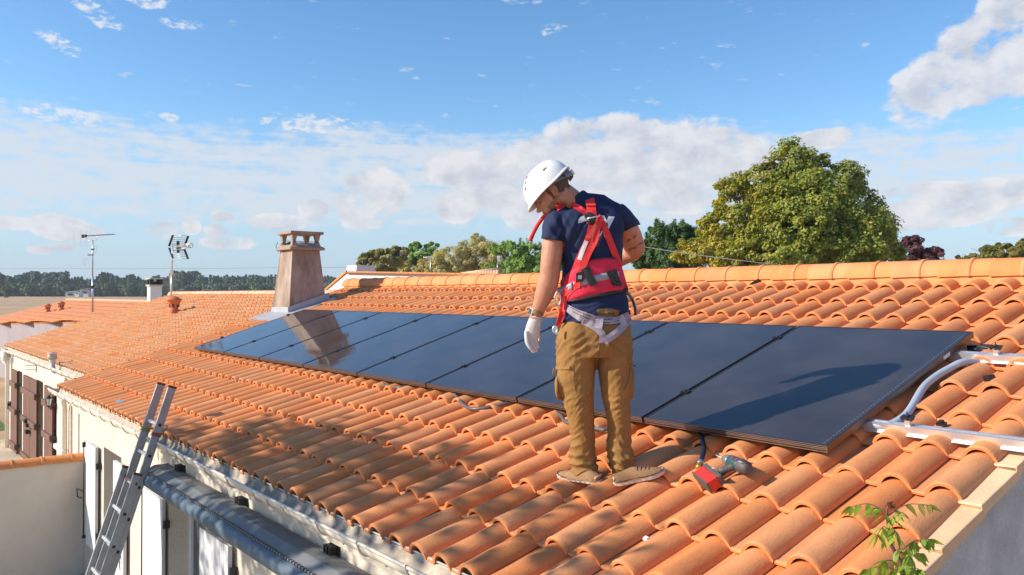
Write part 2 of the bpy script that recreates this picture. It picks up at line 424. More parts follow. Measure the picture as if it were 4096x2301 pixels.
# ------------------------------------------------------------------ near house
TW, TP = .2161, .3763
X0, X1 = 10.342-54*TW, 10.342
NCH = -.138
YW = -1.45
house = thing('house', (4.5, YW, .5), 'near single storey house whose roof carries the solar panels and the standing man', 'house')
def wall_panel(house, name, m, Y, x0, x1, z0, z1, ops, dep=.24, side=None):
    """front wall in the plane y = Y with recessed openings (x0, x1, z0, z1)"""
    xs = sorted({x0, x1}|{o[0] for o in ops}|{o[1] for o in ops}); zs = sorted({z0, z1}|{o[2] for o in ops}|{o[3] for o in ops})
    mb = MB()
    for i in range(len(xs)-1):
        for j in range(len(zs)-1):
            cx, cz = (xs[i]+xs[i+1])/2, (zs[j]+zs[j+1])/2
            if any(o[0] < cx < o[1] and o[2] < cz < o[3] for o in ops): continue
            mb.add([(xs[i], Y, zs[j]), (xs[i+1], Y, zs[j]), (xs[i+1], Y, zs[j+1]), (xs[i], Y, zs[j+1])], [(0, 1, 2, 3)])
    for a, b, c, d in ops:
        y2 = Y+dep
        mb.add([(a, Y, c), (a, Y, d), (a, y2, d), (a, y2, c)], [(0, 1, 2, 3)]); mb.add([(b, Y, c), (b, y2, c), (b, y2, d), (b, Y, d)], [(0, 1, 2, 3)])
        mb.add([(a, Y, d), (b, Y, d), (b, y2, d), (a, y2, d)], [(0, 1, 2, 3)]); mb.add([(a, Y, c), (a, y2, c), (b, y2, c), (b, Y, c)], [(0, 1, 2, 3)])
    return build(name, mb, m, house)
def window_in(house, a, b, c, d, y, door=False):
    f = MB(); t = .06
    f.box((a, y-.03, c), (a+t, y+.03, d)); f.box((b-t, y-.03, c), (b, y+.03, d)); f.box((a+t, y-.03, d-t), (b-t, y+.03, d)); f.box((a+t, y-.03, c), (b-t, y+.03, c+t))
    xm = (a+b)/2; f.box((xm-.04, y-.035, c+t), (xm+.04, y+.032, d-t))
    fr = build('window', f, WHITEP, house)
    g = MB(); g.box((a+t, y-.006, c+t), (xm-.04, y+.006, d-t)); g.box((xm+.04, y-.006, c+t), (b-t, y+.006, d-t))
    build('pane', g, mat('window_glass', (.05, .06, .07), .06, 0, spec=.9), fr)
ridgeY = 3.25*CS; ridgeZ = RP(0, 3.25, -.16)[2]
opsN = [(1.376, 2.20, 1.0, 2.262), (3.96, 5.02, .52, 2.22)]
wall_panel(house, 'wall', STUCCO, YW, X0+.05, 10.395, .4, 2.715, opsN)
for o in opsN: window_in(house, o[0], o[1], o[2], o[3], YW+.21)
# body behind the front wall: gables and back, one closed prism a little inside
gp = [(10.395, YW+.002, .4), (10.395, 7.6, .4), (10.395, 7.6, 2.62), (10.395, ridgeY, ridgeZ-.03), (10.395, YW+.002, RP(0, (YW/CS), -.175)[2])]
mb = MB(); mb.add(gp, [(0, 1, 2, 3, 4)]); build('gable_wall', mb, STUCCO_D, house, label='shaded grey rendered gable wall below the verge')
mb = MB(); g2 = [(X0+.05, y, z) for _, y, z in gp]; mb.add(g2, [(4, 3, 2, 1, 0)]); mb.add([(X0+.05, 7.6, .4), (10.37, 7.6, .4), (10.37, 7.6, 2.62), (X0+.05, 7.6, 2.62)], [(3, 2, 1, 0)])
mb.add([(X0+.05, YW+.26, .45), (10.36, YW+.26, .45), (10.36, YW+.26, 2.6), (X0+.05, YW+.26, 2.6)], [(0, 1, 2, 3)])
build('rear_wall', mb, STUCCO, house)
# roof deck under the tiles, both slopes
mb = MB(); e0 = RP(0, -1.535, -.150)
mb.prism([(X0+.02, e0[1], e0[2]), (X0+.02, ridgeY, ridgeZ), (X0+.02, 7.9, 2.62), (X0+.02, 7.9, 2.57), (X0+.02, ridgeY, ridgeZ-.06), (X0+.02, e0[1], e0[2]-.025)], (10.34-X0, 0, 0))
build('roof', mb, mat('roof_deck', (.45, .30, .2), .9, .2, 10), house)
geoN = tile_geo(TW, .42, .064, TP)
CHX = (-1.30, -.50, 1.66, 2.46)   # chimney footprint on the slope
def skipN(i, j, c):
    b = -1.579+j*TP; x = X0+i*TW
    if -1.36 < x < -.56 and b+.38 > 1.62 and b < 2.42: return 'skip'
    if .3 < x < 9.4 and b > .15 and b+TP < 1.70: return 'hidden'
    if x > 9.9 and b > 1.9: return None
    return None
tile_field('roof_tiles', house, TERRA, RP(X0, -1.579, NCH), EX, RU, RN, 54, 13, TW, TP, geoN, skipN, scales=lambda i, j: 1 if j < 12 else .84)
# ridge
rv, rf, rs = half_tile_geo(.128, .121, .405)
rme = mesh('ridge_tile', rv, rf, rs); rme.materials.append(PEACH if False else TERRA)
rz = RP(0, 3.25, .052)[2]-.128
k = 0; x = 10.40
while x > X0-.02:
    inst('ridge_tile', rme, mtx((x-.38, ridgeY, rz+rng.uniform(-.002, .002)), (math.cos(.018), 0, math.sin(.018)), EX*0+np.array([0, 1, 0]), (-math.sin(.018), 0, math.cos(.018))), house); x -= .38
mb = MB(); mb.prism([(X0, ridgeY-.115, rz-.08), (X0, ridgeY+.115, rz-.08), (X0, ridgeY+.10, rz+.03), (X0, ridgeY-.10, rz+.03)], (10.38-X0, 0, 0)); build('ridge_mortar', mb, TERRA, house)
# verge tiles on the right gable: L section, each lapping the next
for j in range(14):
    b = -1.60+j*TP; mb = MB(); t = .013
    n0 = NCH+.030; n1 = NCH+.012
    xo = 10.342-.015; xe = 10.428
    A = [RP(xo, b, n0-.004), RP(xe, b, n0), RP(xe, b, n0-.055), RP(xe-t, b, n0-.055), RP(xe-t, b, n0-t), RP(xo, b, n0-t-.004)]
    Bq = [RP(xo, b+.41, n1-.004), RP(xe, b+.41, n1-.006), RP(xe-.004, b+.41, n1-.055), RP(xe-t-.004, b+.41, n1-.055), RP(xe-t-.004, b+.41, n1-t-.006), RP(xo, b+.41, n1-t-.004)]
    n = 6; mb.add(A+Bq, [(i, n+i, n+(i+1) % n, (i+1) % n) for i in range(n)]+[tuple(range(n)), tuple(reversed(range(n, 2*n)))])
    bevel(build('verge_tile', mb, PEACH, house, fixn=True), .008, 2)
    if j == 0: continue
# left verge: half-round tiles on the edge
vme = mesh('verge_roll', *(lambda g: (g[0], g[1], g[2]))(half_tile_geo(.06, .05, .41, 10, .012)))
vme.materials.append(TERRA)
for j in range(13):
    b = -1.579+j*TP
    if 1.35 < b < 2.4: continue
    inst('verge_tile', vme, mtx(RP(X0-.02, b, NCH+.012), RU, -EX, RN), house)
# eave mortar between the rolls, scalloped and rough
mb = MB()
for i in range(54):
    cx = X0+(i+.27+.365)*TW
    for q in range(2):
        if rng.rand() < .5: continue
        xx = cx+(q-1)*.035+rng.uniform(-.006, .006)
        mb.obox(RP(xx, -1.535+rng.uniform(0, .02), NCH+.012), (EX, RU, RN), (.028, .012, .014+rng.uniform(0, .006)))
build('eave_mortar', mb, mat('old_mortar', (.34, .27, .2), .95, .3, 20), house, kind='stuff')
# gutter
def gutter(parent, x0, x1, yc, zc, r, m, sp=.52, lipside=-1):
    mb = MB(); n = 10; g = []
    for s in (0, 1):
        x = (x0, x1)[s]; g.append([(x, yc-math.cos(PI*k/n)*r, zc-math.sin(PI*k/n)*r) for k in range(n+1)])
    mb.sheet(g); g2 = [[(p[0], yc+(p[1]-yc)*.95, zc+(p[2]-zc)*.95+.0) for p in row] for row in g]
    mb.tube([(x0, yc-r, zc+.002), (x1, yc-r, zc+.002)], .011, 8)
    mb.tube([(x0, yc+r-.004, zc+.012), (x1, yc+r-.004, zc+.012)], .006, 6)
    for x in (x0, x1): mb.add([(x, yc, zc)]+[(x, yc-math.cos(PI*k/n)*r, zc-math.sin(PI*k/n)*r) for k in range(n+1)], [(0, k, k+1) for k in range(1, n+1)])
    o = build('gutter', mb, m, parent)
    gi = MB(); gi.sheet([g2[1], g2[0]]); build('gutter_inside', gi, GUTIN, o)
    x = x0+.2
    bm_ = MB(); bm_.tube([(0, yc-r-.013, zc+.018), (0, yc-r-.010, zc-.0)]+[(0, yc-math.cos(PI*k/8)*(r+.006), zc-math.sin(PI*k/8)*(r+.006)) for k in range(9)], .006, 5)
    bv = np.array(bm_.v); me = mesh('gutter_bracket', bv, bm_.f, bm_.sm); me.materials.append(m)
    while x < x1:
        inst('gutter_bracket', me, Matrix.Translation((x, 0, 0)), o); x += sp
    x = x0+1.9
    while x < x1:
        j = MB(); g = [[(x+s, yc-math.cos(PI*k/n)*(r+.004), zc-math.sin(PI*k/n)*(r+.004)) for k in range(n+1)] for s in (0, .045)]; j.sheet(g); build('joint_collar', j, m, o); x += 2.0
    return o
gutter(house, X0+.06, 10.36, -1.531, 2.712, .075, GUTTER, .50)
# moulding line under the gutter
mb = MB(); mb.box((X0+.06, YW-.018, 2.55), (10.36, YW-.001, 2.60)); build('wall_band', mb, STUCCO, house)
# downspout of the near house
mb = MB(); mb.tube([(-.62, -1.53, 2.66), (-.62, -1.53, 2.60), (-.70, -1.50, 2.5), (-.70, -1.50, .5)], .035, 12); dn = build('downspout', mb, GUTTER, house)
for z in (1.9, 1.2):
    mb = MB(); mb.tube([(-.70, -1.50, z), (-.70, -1.50, z+.03)], .041, 12); build('pipe_clip', mb, GUTTER, dn)
mb = MB(); mb.tube([(-.42, -1.47, 2.62), (-.42, -1.47, .5)], .014, 8); build('cable_duct', mb, MORTAR, house)
mb = MB(); mb.tube([(.02, YW-.012, 2.5), (.02, YW-.012, .5)], .008, 6); build('expansion_joint', mb, mat('joint_sealant', (.5, .44, .36), .8, 0), house)
# shutters on the near house: planked white panels folded flat against the wall
def shutter(parent, x0, x1, z0, z1, Y, m, mj, n=6, battens=(), label=None, open_t=.032):
    w = (x1-x0)/n; mb = MB(); mb.box((x0, Y-open_t+.008, z0), (x1, Y, z1)); s = build('shutter', mb, mj, parent, label)
    for i in range(n):
        p = MB(); p.box((x0+i*w+.004, Y-open_t, z0), (x0+(i+1)*w-.004, Y-open_t+.012, z1)); build('plank', p, m, s)
    for z, h in battens:
        p = MB(); p.box((x0-.01, Y-open_t-.045, z), (x1+.01, Y-open_t-.001, z+h)); bevel(build('batten', p, m, s), .006)
    return s
s1 = shutter(house, .735, 1.235, 1.0, 2.236, YW-.03, WHITEP, WHITEJ, 5)
shutter(house, 2.10, 2.556, 1.0, 2.225, YW-.03, WHITEP, WHITEJ, 4)
s3 = shutter(house, 3.302, 3.958, .56, 2.15, YW-.03, WHITEP, WHITEJ, 7)
s4 = shutter(house, 5.023, 5.689, .56, 2.14, YW-.03, WHITEP, WHITEJ, 7)
mb = MB(); mb.tube([(.64, YW-.07, 2.20), (.64, YW-.07, 1.06)], .007, 6); mb.tube([(.55, YW-.04, 2.22), (.70, YW-.07, 2.22)], .007, 5); mb.box((.625, YW-.085, 2.16), (.655, YW-.05, 2.22)); mb.box((.62, YW-.085, 1.04), (.66, YW-.02, 1.07))
mb.tube([(.64, YW-.08, 1.62), (.62, YW-.14, 1.66), (.60, YW-.13, 1.55), (.64, YW-.09, 1.54)], .008, 6)
build('shutter_bolt', mb, BLACKP, house)
for x, z in ((1.262, 2.02), (1.262, 1.2), (3.985, 1.93), (3.985, 1.1), (5.715, 1.95)):
    mb = MB(); mb.box((x-.006, YW-.060, z-.035), (x+.014, YW-.002, z+.035)); build('hinge', mb, BLACKP, house)
mb = MB(); mb.tube([(2.44, YW-.07, 1.28), (2.44, YW-.10, 1.22), (2.50, YW-.10, 1.22), (2.50, YW-.07, 1.28)], .006, 5); mb.tube([(2.44, YW-.08, 1.34), (2.50, YW-.08, 1.14)], .005, 5); build('shutter_latch', mb, BLACKP, house)
mb = MB(); mb.tube([(3.27, YW-.06, 2.2), (3.27, YW-.06, .6)], .007, 6); build('shutter_bolt', mb, BLACKP, house)
# lead apron in front of the chimney and side flashing
mb = MB(); nn = NCH+.085
fl = [RP(-1.55, 1.40, nn-.03), RP(-.30, 1.36, nn-.03), RP(-.30, 1.70, nn+.004), RP(-1.33, 1.70, nn+.004)]
mb.add(fl+[q-RN*.004 for q in fl], [(0, 1, 2, 3), (7, 6, 5, 4), (0, 4, 5, 1), (1, 5, 6, 2), (2, 6, 7, 3), (3, 7, 4, 0)])
fl = [RP(-.58, 1.60, nn), RP(-.34, 1.60, nn-.01), RP(-.34, 2.50, nn-.01), RP(-.58, 2.50, nn)]
mb.add(fl, [(0, 1, 2, 3)]); build('lead_apron', mb, LEAD, house)

# ------------------------------------------------------------------ chimney (big, tapered)
def chimney():
    cx, cy = -.90, 1.985; zb = 3.60; zt = 4.765; hb, ht = .345, .236
    c = MB()
    def ring(z, h): return [(cx-h, cy-h, z), (cx+h, cy-h, z), (cx+h, cy+h, z), (cx-h, cy+h, z)]
    rings = []; n = 6
    for i in range(n+1):
        t = i/n; z = zb+(zt-zb)*t; rings.append(ring(z, hb+(ht-hb)*t))
    for i in range(n):
        c.add(rings[i]+rings[i+1], [(0, 1, 5, 4), (1, 2, 6, 5), (2, 3, 7, 6), (3, 0, 4, 7)])
    c.add(rings[-1], [(0, 1, 2, 3)])
    ch = build('chimney', c, CONCR, house); bevel(ch, .008)
    # corner beads, slightly paler
    for sx in (-1, 1):
        b = MB(); b.tube([(cx+sx*(hb+.002), cy-hb-.002, zb), (cx+sx*(ht+.002), cy-ht-.002, zt)], .0065, 6); build('corner_bead', b, MORTAR, ch)
    s = MB(); H = .30; s.add(ring(4.765, H)+ring(4.80, H)+ring(4.85, ht-.01), [(3, 2, 1, 0), (0, 1, 5, 4), (1, 2, 6, 5), (2, 3, 7, 6), (3, 0, 4, 7), (4, 5, 9, 8), (5, 6, 10, 9), (6, 7, 11, 10), (7, 4, 8, 11), (8, 9, 10, 11)])
    bevel(build('pot_base', s, CONCR2, ch), .006)
    for sx in (-1, 1):
        for sy in (-1, 1):
            p = MB(); px, py = cx+sx*.20, cy+sy*.20
            prof = [(4.82, .048), (4.90, .030), (4.912, .022), (4.925, .030), (5.02, .046)]
            R = [[(px-h, py-h, z), (px+h, py-h, z), (px+h, py+h, z), (px-h, py+h, z)] for z, h in prof]
            for i in range(len(R)-1): p.add(R[i]+R[i+1], [(0, 1, 5, 4), (1, 2, 6, 5), (2, 3, 7, 6), (3, 0, 4, 7)])
            build('pillar', p, CONCR2, ch)
    s = MB(); s.box((cx-.285, cy-.285, 5.02), (cx+.285, cy+.285, 5.065)); bevel(build('cap_slab', s, CONCR2, ch), .006)
    m = MB(); m.sheet([[(cx-.19+.38*i/8, cy-.19+.38*j/3, 4.852+.05*math.sin(PI*i/8)) for i in range(9)] for j in range(4)]); build('metal_cowl', m, ALU, ch)
    w = MB(); w.tube([(cx-.19, cy-.24, 4.80), (cx-.2, cy-.24, 4.88), (cx, cy-.24, 4.91), (cx+.24, cy-.22, 4.90), (cx+.24, cy+.2, 4.90)], .005, 5); w.tube([(cx-.25, cy-.28, 4.90), (cx-.28, cy-.3, 4.83), (cx-.26, cy-.26, 4.74)], .005, 5); build('aerial_wire', w, BLACKP, ch)
    f = MB(); f.add([(cx-hb-.012, cy-hb-.012, 3.70), (cx+hb+.012, cy-hb-.012, 3.70), (cx+hb+.002, cy-hb-.004, 3.84), (cx-hb-.002, cy-hb-.004, 3.84)], [(0, 1, 2, 3)])
    q = hb+.012
    def roofz(y): return RP(0, (y)/CS, 0)[2]-.07
    f.add([(cx+q, cy-q, 3.70), (cx+q, cy+q, roofz(cy+q)-.02), (cx+q-.006, cy+q-.004, roofz(cy+q)+.115), (cx+q-.008, cy-q, 3.84)], [(0, 1, 2, 3)])
    f.add([(cx-q, cy+q, 3.5), (cx-q, cy-q, 3.5), (cx-q+.008, cy-q, 3.84), (cx-q+.006, cy+q, roofz(cy+q)+.115)], [(0, 1, 2, 3)])
    build('flashing', f, LEAD, ch)
chimney()

# ------------------------------------------------------------------ far house (lower, pale tiled roof to the left)
FN = -.222; FB0 = -1.05; FX0, FW, FPITCH = -11.45, .205, .184
fh = thing('house', (-6, -.93, .5), 'far house with pale orange roof, brown shutters and cream walls left of the big chimney', 'house')
geoF = tile_geo(FW, .215, .056, FPITCH, ns=8, lift=.024)
FROWS = 23; FCOLS = 50
def skipF(i, j, c):
    if c[0] > X0-.03: return 'skip'
    if -1.36 < c[0] and 2.45 > FB0+j*FPITCH > 1.5: return 'skip'
    return None
tile_field('roof_tiles', fh, TERRA2, RP(FX0, FB0, FN), EX, RU, RN, FCOLS, FROWS, FW, FPITCH, geoF, skipF, spread=.004)
FRB = 3.17; fry = FRB*CS-.0; frz = RP(0, FRB, FN)[2]
mb = MB(); e = RP(0, FB0+.06, FN-.012)
mb.prism([(FX0+.03, e[1], e[2]), (FX0+.03, fry, frz-.012), (FX0+.03, 7.4, 2.7), (FX0+.03, 7.4, 2.65), (FX0+.03, fry, frz-.08), (FX0+.03, e[1], e[2]-.03)], (X0-FX0+.1, 0, 0)); build('roof', mb, MATS['roof_deck'], fh)
rv, rf, rs = half_tile_geo(.115, .108, .36); rme2 = mesh('ridge_tile', rv, rf, rs); m_ridge2 = mat('terracotta_ridge_pale', (.72, .42, .26), .8, .1, 6, perobj=.08); rme2.materials.append(m_ridge2)
x = X0-.05
while x > FX0:
    inst('ridge_tile', rme2, mtx((x-.335, fry+.03, frz-.02), EX, (0, 1, 0), (0, 0, 1)), fh); x -= .335
YF = -.93
def fx(px, py, Y=YF): return onp(px, py, 1, Y)
Z7 = lambda x, y: (x*.3455, 1350+y*.3455)
def xz7(x, y, Y=YF): q = fx(*Z7(x, y), Y); return q[0], q[2]
cuts = dict(s1l=125, s1r=190, o1l=200, o1r=262, s2l=262, s2r=340, s3l=342, s3r=418, o2l=425, o2r=505, s4l=505, s4r=600, wl=707, wr=735)
cx_ = {k: xz7(v, 700, YF-.075 if k[0] == 's' else YF)[0] for k, v in cuts.items()}
zt_, zb_ = 2.36, .56
opsF = [(cx_['o1l']+.10, cx_['o1r']-.05, .5, zt_), (cx_['o2l'], cx_['o2r']-.05, .5, zt_), (cx_['wl'], cx_['wl']+.75, 1.5, 2.3)]
wall_panel(fh, 'wall', STUCCO, YF, FX0+.35, X0+.3, .4, 2.80, opsF, .2)
for o in opsF: window_in(fh, o[0], o[1], o[2], o[3], YF+.17)
mb = MB(); gp = [(FX0+.35, YF+.003, .4), (FX0+.35, 7.2, .4), (FX0+.35, 7.2, 2.65), (FX0+.35, fry, frz-.05), (FX0+.35, YF+.003, 2.8)]
mb.add(gp, [(4, 3, 2, 1, 0)]); mb.add([(FX0+.35, YF+.22, .45), (X0+.3, YF+.22, .45), (X0+.3, YF+.22, 2.7), (FX0+.35, YF+.22, 2.7)], [(0, 1, 2, 3)]); build('rear_wall', mb, STUCCO, fh)
bat = [(zt_-.42, .10), (1.30, .10), (.70, .10)]
for a, b in (('s1l', 's1r'), ('s2l', 's2r'), ('s3l', 's3r'), ('s4l', 's4r')):
    s = shutter(fh, cx_[a], cx_[b], zb_, zt_, YF-.03, BROWN, mat('brown_shutter_joint', (.07, .03, .022), .8, 0), 5, [(zt_-.36, .11), (1.42, .11), (.66, .11)], open_t=.04)
    xx = cx_[b]+.03
    for z in (zt_-.30, 1.47, .72): h = MB(); h.box((xx-.03, YF-.10, z-.01), (xx+.02, YF-.01, z+.05)); build('hinge', h, BLACKP, s)
mb = MB(); xx = (cx_['s2r'])
for q in ((-.15, 1.5), (.05, 1.44), (.0, 1.30)): mb.box((xx+q[0], YF-.16, q[1]-.04), (xx+q[0]+.16, YF-.09, q[1]+.03))
build('shutter_lock', mb, BLACKP, fh)
mb = MB(); mb.box((cx_['s1l']-.3, YF-.10, 1.56), (cx_['s1l']-.02, YF-.04, 1.60)); mb.box((cx_['s1l']-.2, YF-.12, 1.44), (cx_['s1l']-.1, YF-.04, 1.58)); build('shutter_catch', mb, BLACKP, fh)
for qx, qy in ((155, 240), (425, 345)):
    x, z = xz7(qx, qy); mb = MB(); mb.box((x-.02, YF-.02, z-.10), (x+.02, YF-.001, z+.08)); mb.tube([(x, YF-.02, z+.04), (x-.02, YF-.22, z+.04)], .008, 5); mb.tube([(x, YF-.02, z-.04), (x-.02, YF-.22, z-.04)], .008, 5); build('wall_bracket', mb, STEEL, fh)
mb = MB(); x, z = xz7(707, 1225); mb.box((x-.12, YF-.10, z-.09), (x+.9, YF+.05, z-.01)); bevel(build('window_sill', mb, WHITEP, fh), .01)
GL = onp(*Z7(20, 120), 1, -1.075)
gutter(fh, GL[0], X0+.25, -1.01, 2.765, .07, GUTTER, .55)
mb = MB(); xg = GL[0]+.20; mb.tube([(xg, -1.03, 2.72), (xg+.03, -1.03, 2.52), (xg+.14, -1.0, 2.40), (xg+.16, -1.0, .5)], [.10, .085, .045, .045], 12); dn = build('downspout', mb, GUTTER, fh)
mb = MB(); mb.tube([(xg+.42, -.955, 2.6), (xg+.42, -.955, .5)], .018, 8); build('cable_duct', mb, MORTAR, fh)
# grey and white flue pipe with two elbows
yp = -1.06; q = lambda x, y: (onp(*Z7(x, y), 1, yp))
a = q(605, 290); b = q(605, 425)
mb = MB(); zc = b[2]; pts = [(a[0], yp, a[2]+.05), (a[0], yp, zc+.05)]
xe = q(755, 470)[0]
pts += [(a[0]+.02, yp, zc+.01), (a[0]+.07, yp, zc-.02), (xe-.07, yp, zc-.02), (xe-.02, yp, zc-.05), (xe, yp, zc-.12), (xe, yp, .6)]
mb.tube(pts, .045, 14); fp = build('flue_pipe', mb, GUTTER, fh)
for p_, r in (((a[0], yp, a[2]+.0), .052), ((a[0], yp, zc+.08), .051), ((xe, yp, zc-.16), .051)):
    mb = MB(); mb.tube([p_, (p_[0], p_[1], p_[2]+.05)], r, 14); build('pipe_collar', mb, GUTTER, fp)
c0 = a[2]+.03
mb = MB(); mb.lathe((a[0], yp, 0), [(.046, c0+.0), (.05, c0+.02), (.075, c0+.03), (.075, c0+.10), (.066, c0+.11), (.0, c0+.11)], 16); mb.lathe((a[0], yp, 0), [(.0, c0+.125), (.082, c0+.125), (.086, c0+.135), (.0, c0+.145)], 16); build('pipe_cowl', mb, mat('cowl_metal', (.52, .45, .40), .5, .1, 8), fp)
# lantern on its wrought arm
q = lambda x, y: onp(*Z7(x, y), 1, -1.25)
a = q(563, 745)
mb = MB(); lx, lz = a[0], a[2]; k_ = .56
def LZ(r, z): return (r*k_, lz+z*k_)
mb.tube([(lx+.28, YF, lz+.12), (lx+.22, -1.05, lz+.16), (lx+.08, -1.2, lz+.155), (lx, -1.25, lz+.10)], .010, 6); mb.tube([(lx+.26, YF-.02, lz+.18), (lx+.26, YF-.02, lz+.04)], .013, 6)
mb.lathe((lx, -1.25, 0), [LZ(.005, .20), LZ(.05, .15), LZ(.12, .11), LZ(.125, .095), LZ(.1, .09)], 6); mb.lathe((lx, -1.25, 0), [LZ(.055, -.11), LZ(.065, -.12), LZ(.03, -.15), LZ(.012, -.17), LZ(0, -.21)], 6)
for k in range(6):
    a_ = 2*PI*k/6; mb.tube([(lx+.105*k_*math.cos(a_), -1.25+.105*k_*math.sin(a_), lz+.095*k_), (lx+.058*k_*math.cos(a_), -1.25+.058*k_*math.sin(a_), lz-.115*k_)], .005, 4)
ln_ = build('wall_lantern', mb, BLACKP, fh)
mb = MB(); mb.lathe((lx, -1.25, 0), [LZ(.10, .09), LZ(.055, -.11)], 6)
for i in range(len(mb.sm)): mb.sm[i] = False
build('lantern_glass', mb, mat('frosted_lantern_glass', (.62, .62, .55), .25, .05, 9), ln_)
# terracotta roof vents
VT = mat('vent_terracotta', (.52, .17, .07), .75, .12, 14, perobj=.05)
def vent(parent, c, s=1.0):
    mb = MB(); c = np.array(c, float)
    prof = [(.11, -.12), (.125, -.03), (.085, .0), (.08, .02), (.10, .10), (.13, .16), (.15, .185), (.165, .19), (.16, .20), (.09, .245), (.03, .275), (.0, .28)]
    mb.lathe(c, [(r*s, z*s) for r, z in prof], 16); v = build('roof_vent', mb, VT, parent)
    for k in range(6):
        a = 2*PI*k/6-.5; d = np.array([math.cos(a), math.sin(a), 0]); w = MB(); t = np.array([-math.sin(a), math.cos(a), 0])
        w.obox(c+d*.093*s+np.array([0, 0, .075*s]), (t, d+np.array([0, 0, -.25]), (0, 0, 1)), (.018*s, .012*s, .035*s)); build('vent_slot', w, DARK, v)
bv = onroof(650+150*.3106, 1180+235*.3106, FN+.05)
vent(fh, RP(bv[0], bv[1], FN+.05)+np.array([0, 0, .09]), 1.02)
# ------------------------------------------------------------------ solar panels
PP = .70456*1.722; PG = .022; PHT = 1.722
def panel_glass():
    m = bpy.data.materials.new('panel_glass'); m.use_nodes = True; nt = m.node_tree; N = nt.nodes; L = nt.links; b = N['Principled BSDF']
    b.inputs['Roughness'].default_value = .055; b.inputs['IOR'].default_value = 1.5; b.inputs['Specular IOR Level'].default_value = .50
    tc = N.new('ShaderNodeTexCoord')
    br = N.new('ShaderNodeTexBrick'); br.offset = 0; br.inputs['Scale'].default_value = 1; br.inputs['Mortar Size'].default_value = .0011; br.inputs['Brick Width'].default_value = .1835; br.inputs['Row Height'].default_value = .0925
    br.inputs['Color1'].default_value = (.030, .029, .034, 1); br.inputs['Color2'].default_value = (.034, .032, .036, 1); br.inputs['Mortar'].default_value = (.016, .016, .020, 1)
    L.new(tc.outputs['Object'], br.inputs['Vector'])
    w = N.new('ShaderNodeTexWave'); w.bands_direction = 'X'; w.inputs['Scale'].default_value = 17; w.inputs['Distortion'].default_value = 0
    L.new(tc.outputs['Object'], w.inputs['Vector'])
    mx = N.new('ShaderNodeMix'); mx.data_type = 'RGBA'; mx.blend_type = 'MIX'
    mr = N.new('ShaderNodeMapRange'); mr.inputs[1].default_value = .93; mr.inputs[2].default_value = 1; mr.inputs[4].default_value = .22; L.new(w.outputs['Fac'], mr.inputs[0]); L.new(mr.outputs[0], mx.inputs[0])
    L.new(br.outputs['Color'], mx.inputs[6]); mx.inputs[7].default_value = (.10, .10, .11, 1)
    n = N.new('ShaderNodeTexNoise'); n.inputs['Scale'].default_value = 2.2; n.inputs['Detail'].default_value = 5; L.new(tc.outputs['Object'], n.inputs['Vector'])
    mr2 = N.new('ShaderNodeMapRange'); mr2.inputs[1].default_value = .35; mr2.inputs[2].default_value = .75; mr2.inputs[4].default_value = .10; L.new(n.outputs['Fac'], mr2.inputs[0])
    m2 = N.new('ShaderNodeMix'); m2.data_type = 'RGBA'; L.new(mr2.outputs[0], m2.inputs[0]); L.new(mx.outputs[2], m2.inputs[6]); m2.inputs[7].default_value = (.30, .25, .22, 1)
    L.new(m2.outputs[2], b.inputs['Base Color'])
    n2 = N.new('ShaderNodeTexNoise'); n2.inputs['Scale'].default_value = 3.0; n2.inputs['Detail'].default_value = 1.5; L.new(tc.outputs['Object'], n2.inputs['Vector'])
    bp = N.new('ShaderNodeBump'); bp.inputs['Strength'].default_value = .10; bp.inputs['Distance'].default_value = .012; L.new(n2.outputs['Fac'], bp.inputs['Height']); L.new(bp.outputs[0], b.inputs['Normal'])
    r3 = N.new('ShaderNodeMapRange'); r3.inputs[3].default_value = .03; r3.inputs[4].default_value = .10; L.new(n.outputs['Fac'], r3.inputs[0]); L.new(r3.outputs[0], b.inputs['Roughness'])
    return m
GLASS = panel_glass()
PL = ['first solar panel from the chimney, its upper corner touching the chimney flashing', 'second solar panel from the chimney, mirroring the chimney shaft', 'third solar panel from the chimney, holding the end of the chimney reflection',
      'fourth solar panel from the chimney, plain blue sky reflection', 'fifth solar panel from the chimney, partly behind the gloved hand of the man', 'sixth solar panel from the chimney, seen behind the legs of the man',
      'seventh solar panel from the chimney, directly right of the man', 'last solar panel at the right end of the row, bearing the shadow of the man']
proto = None
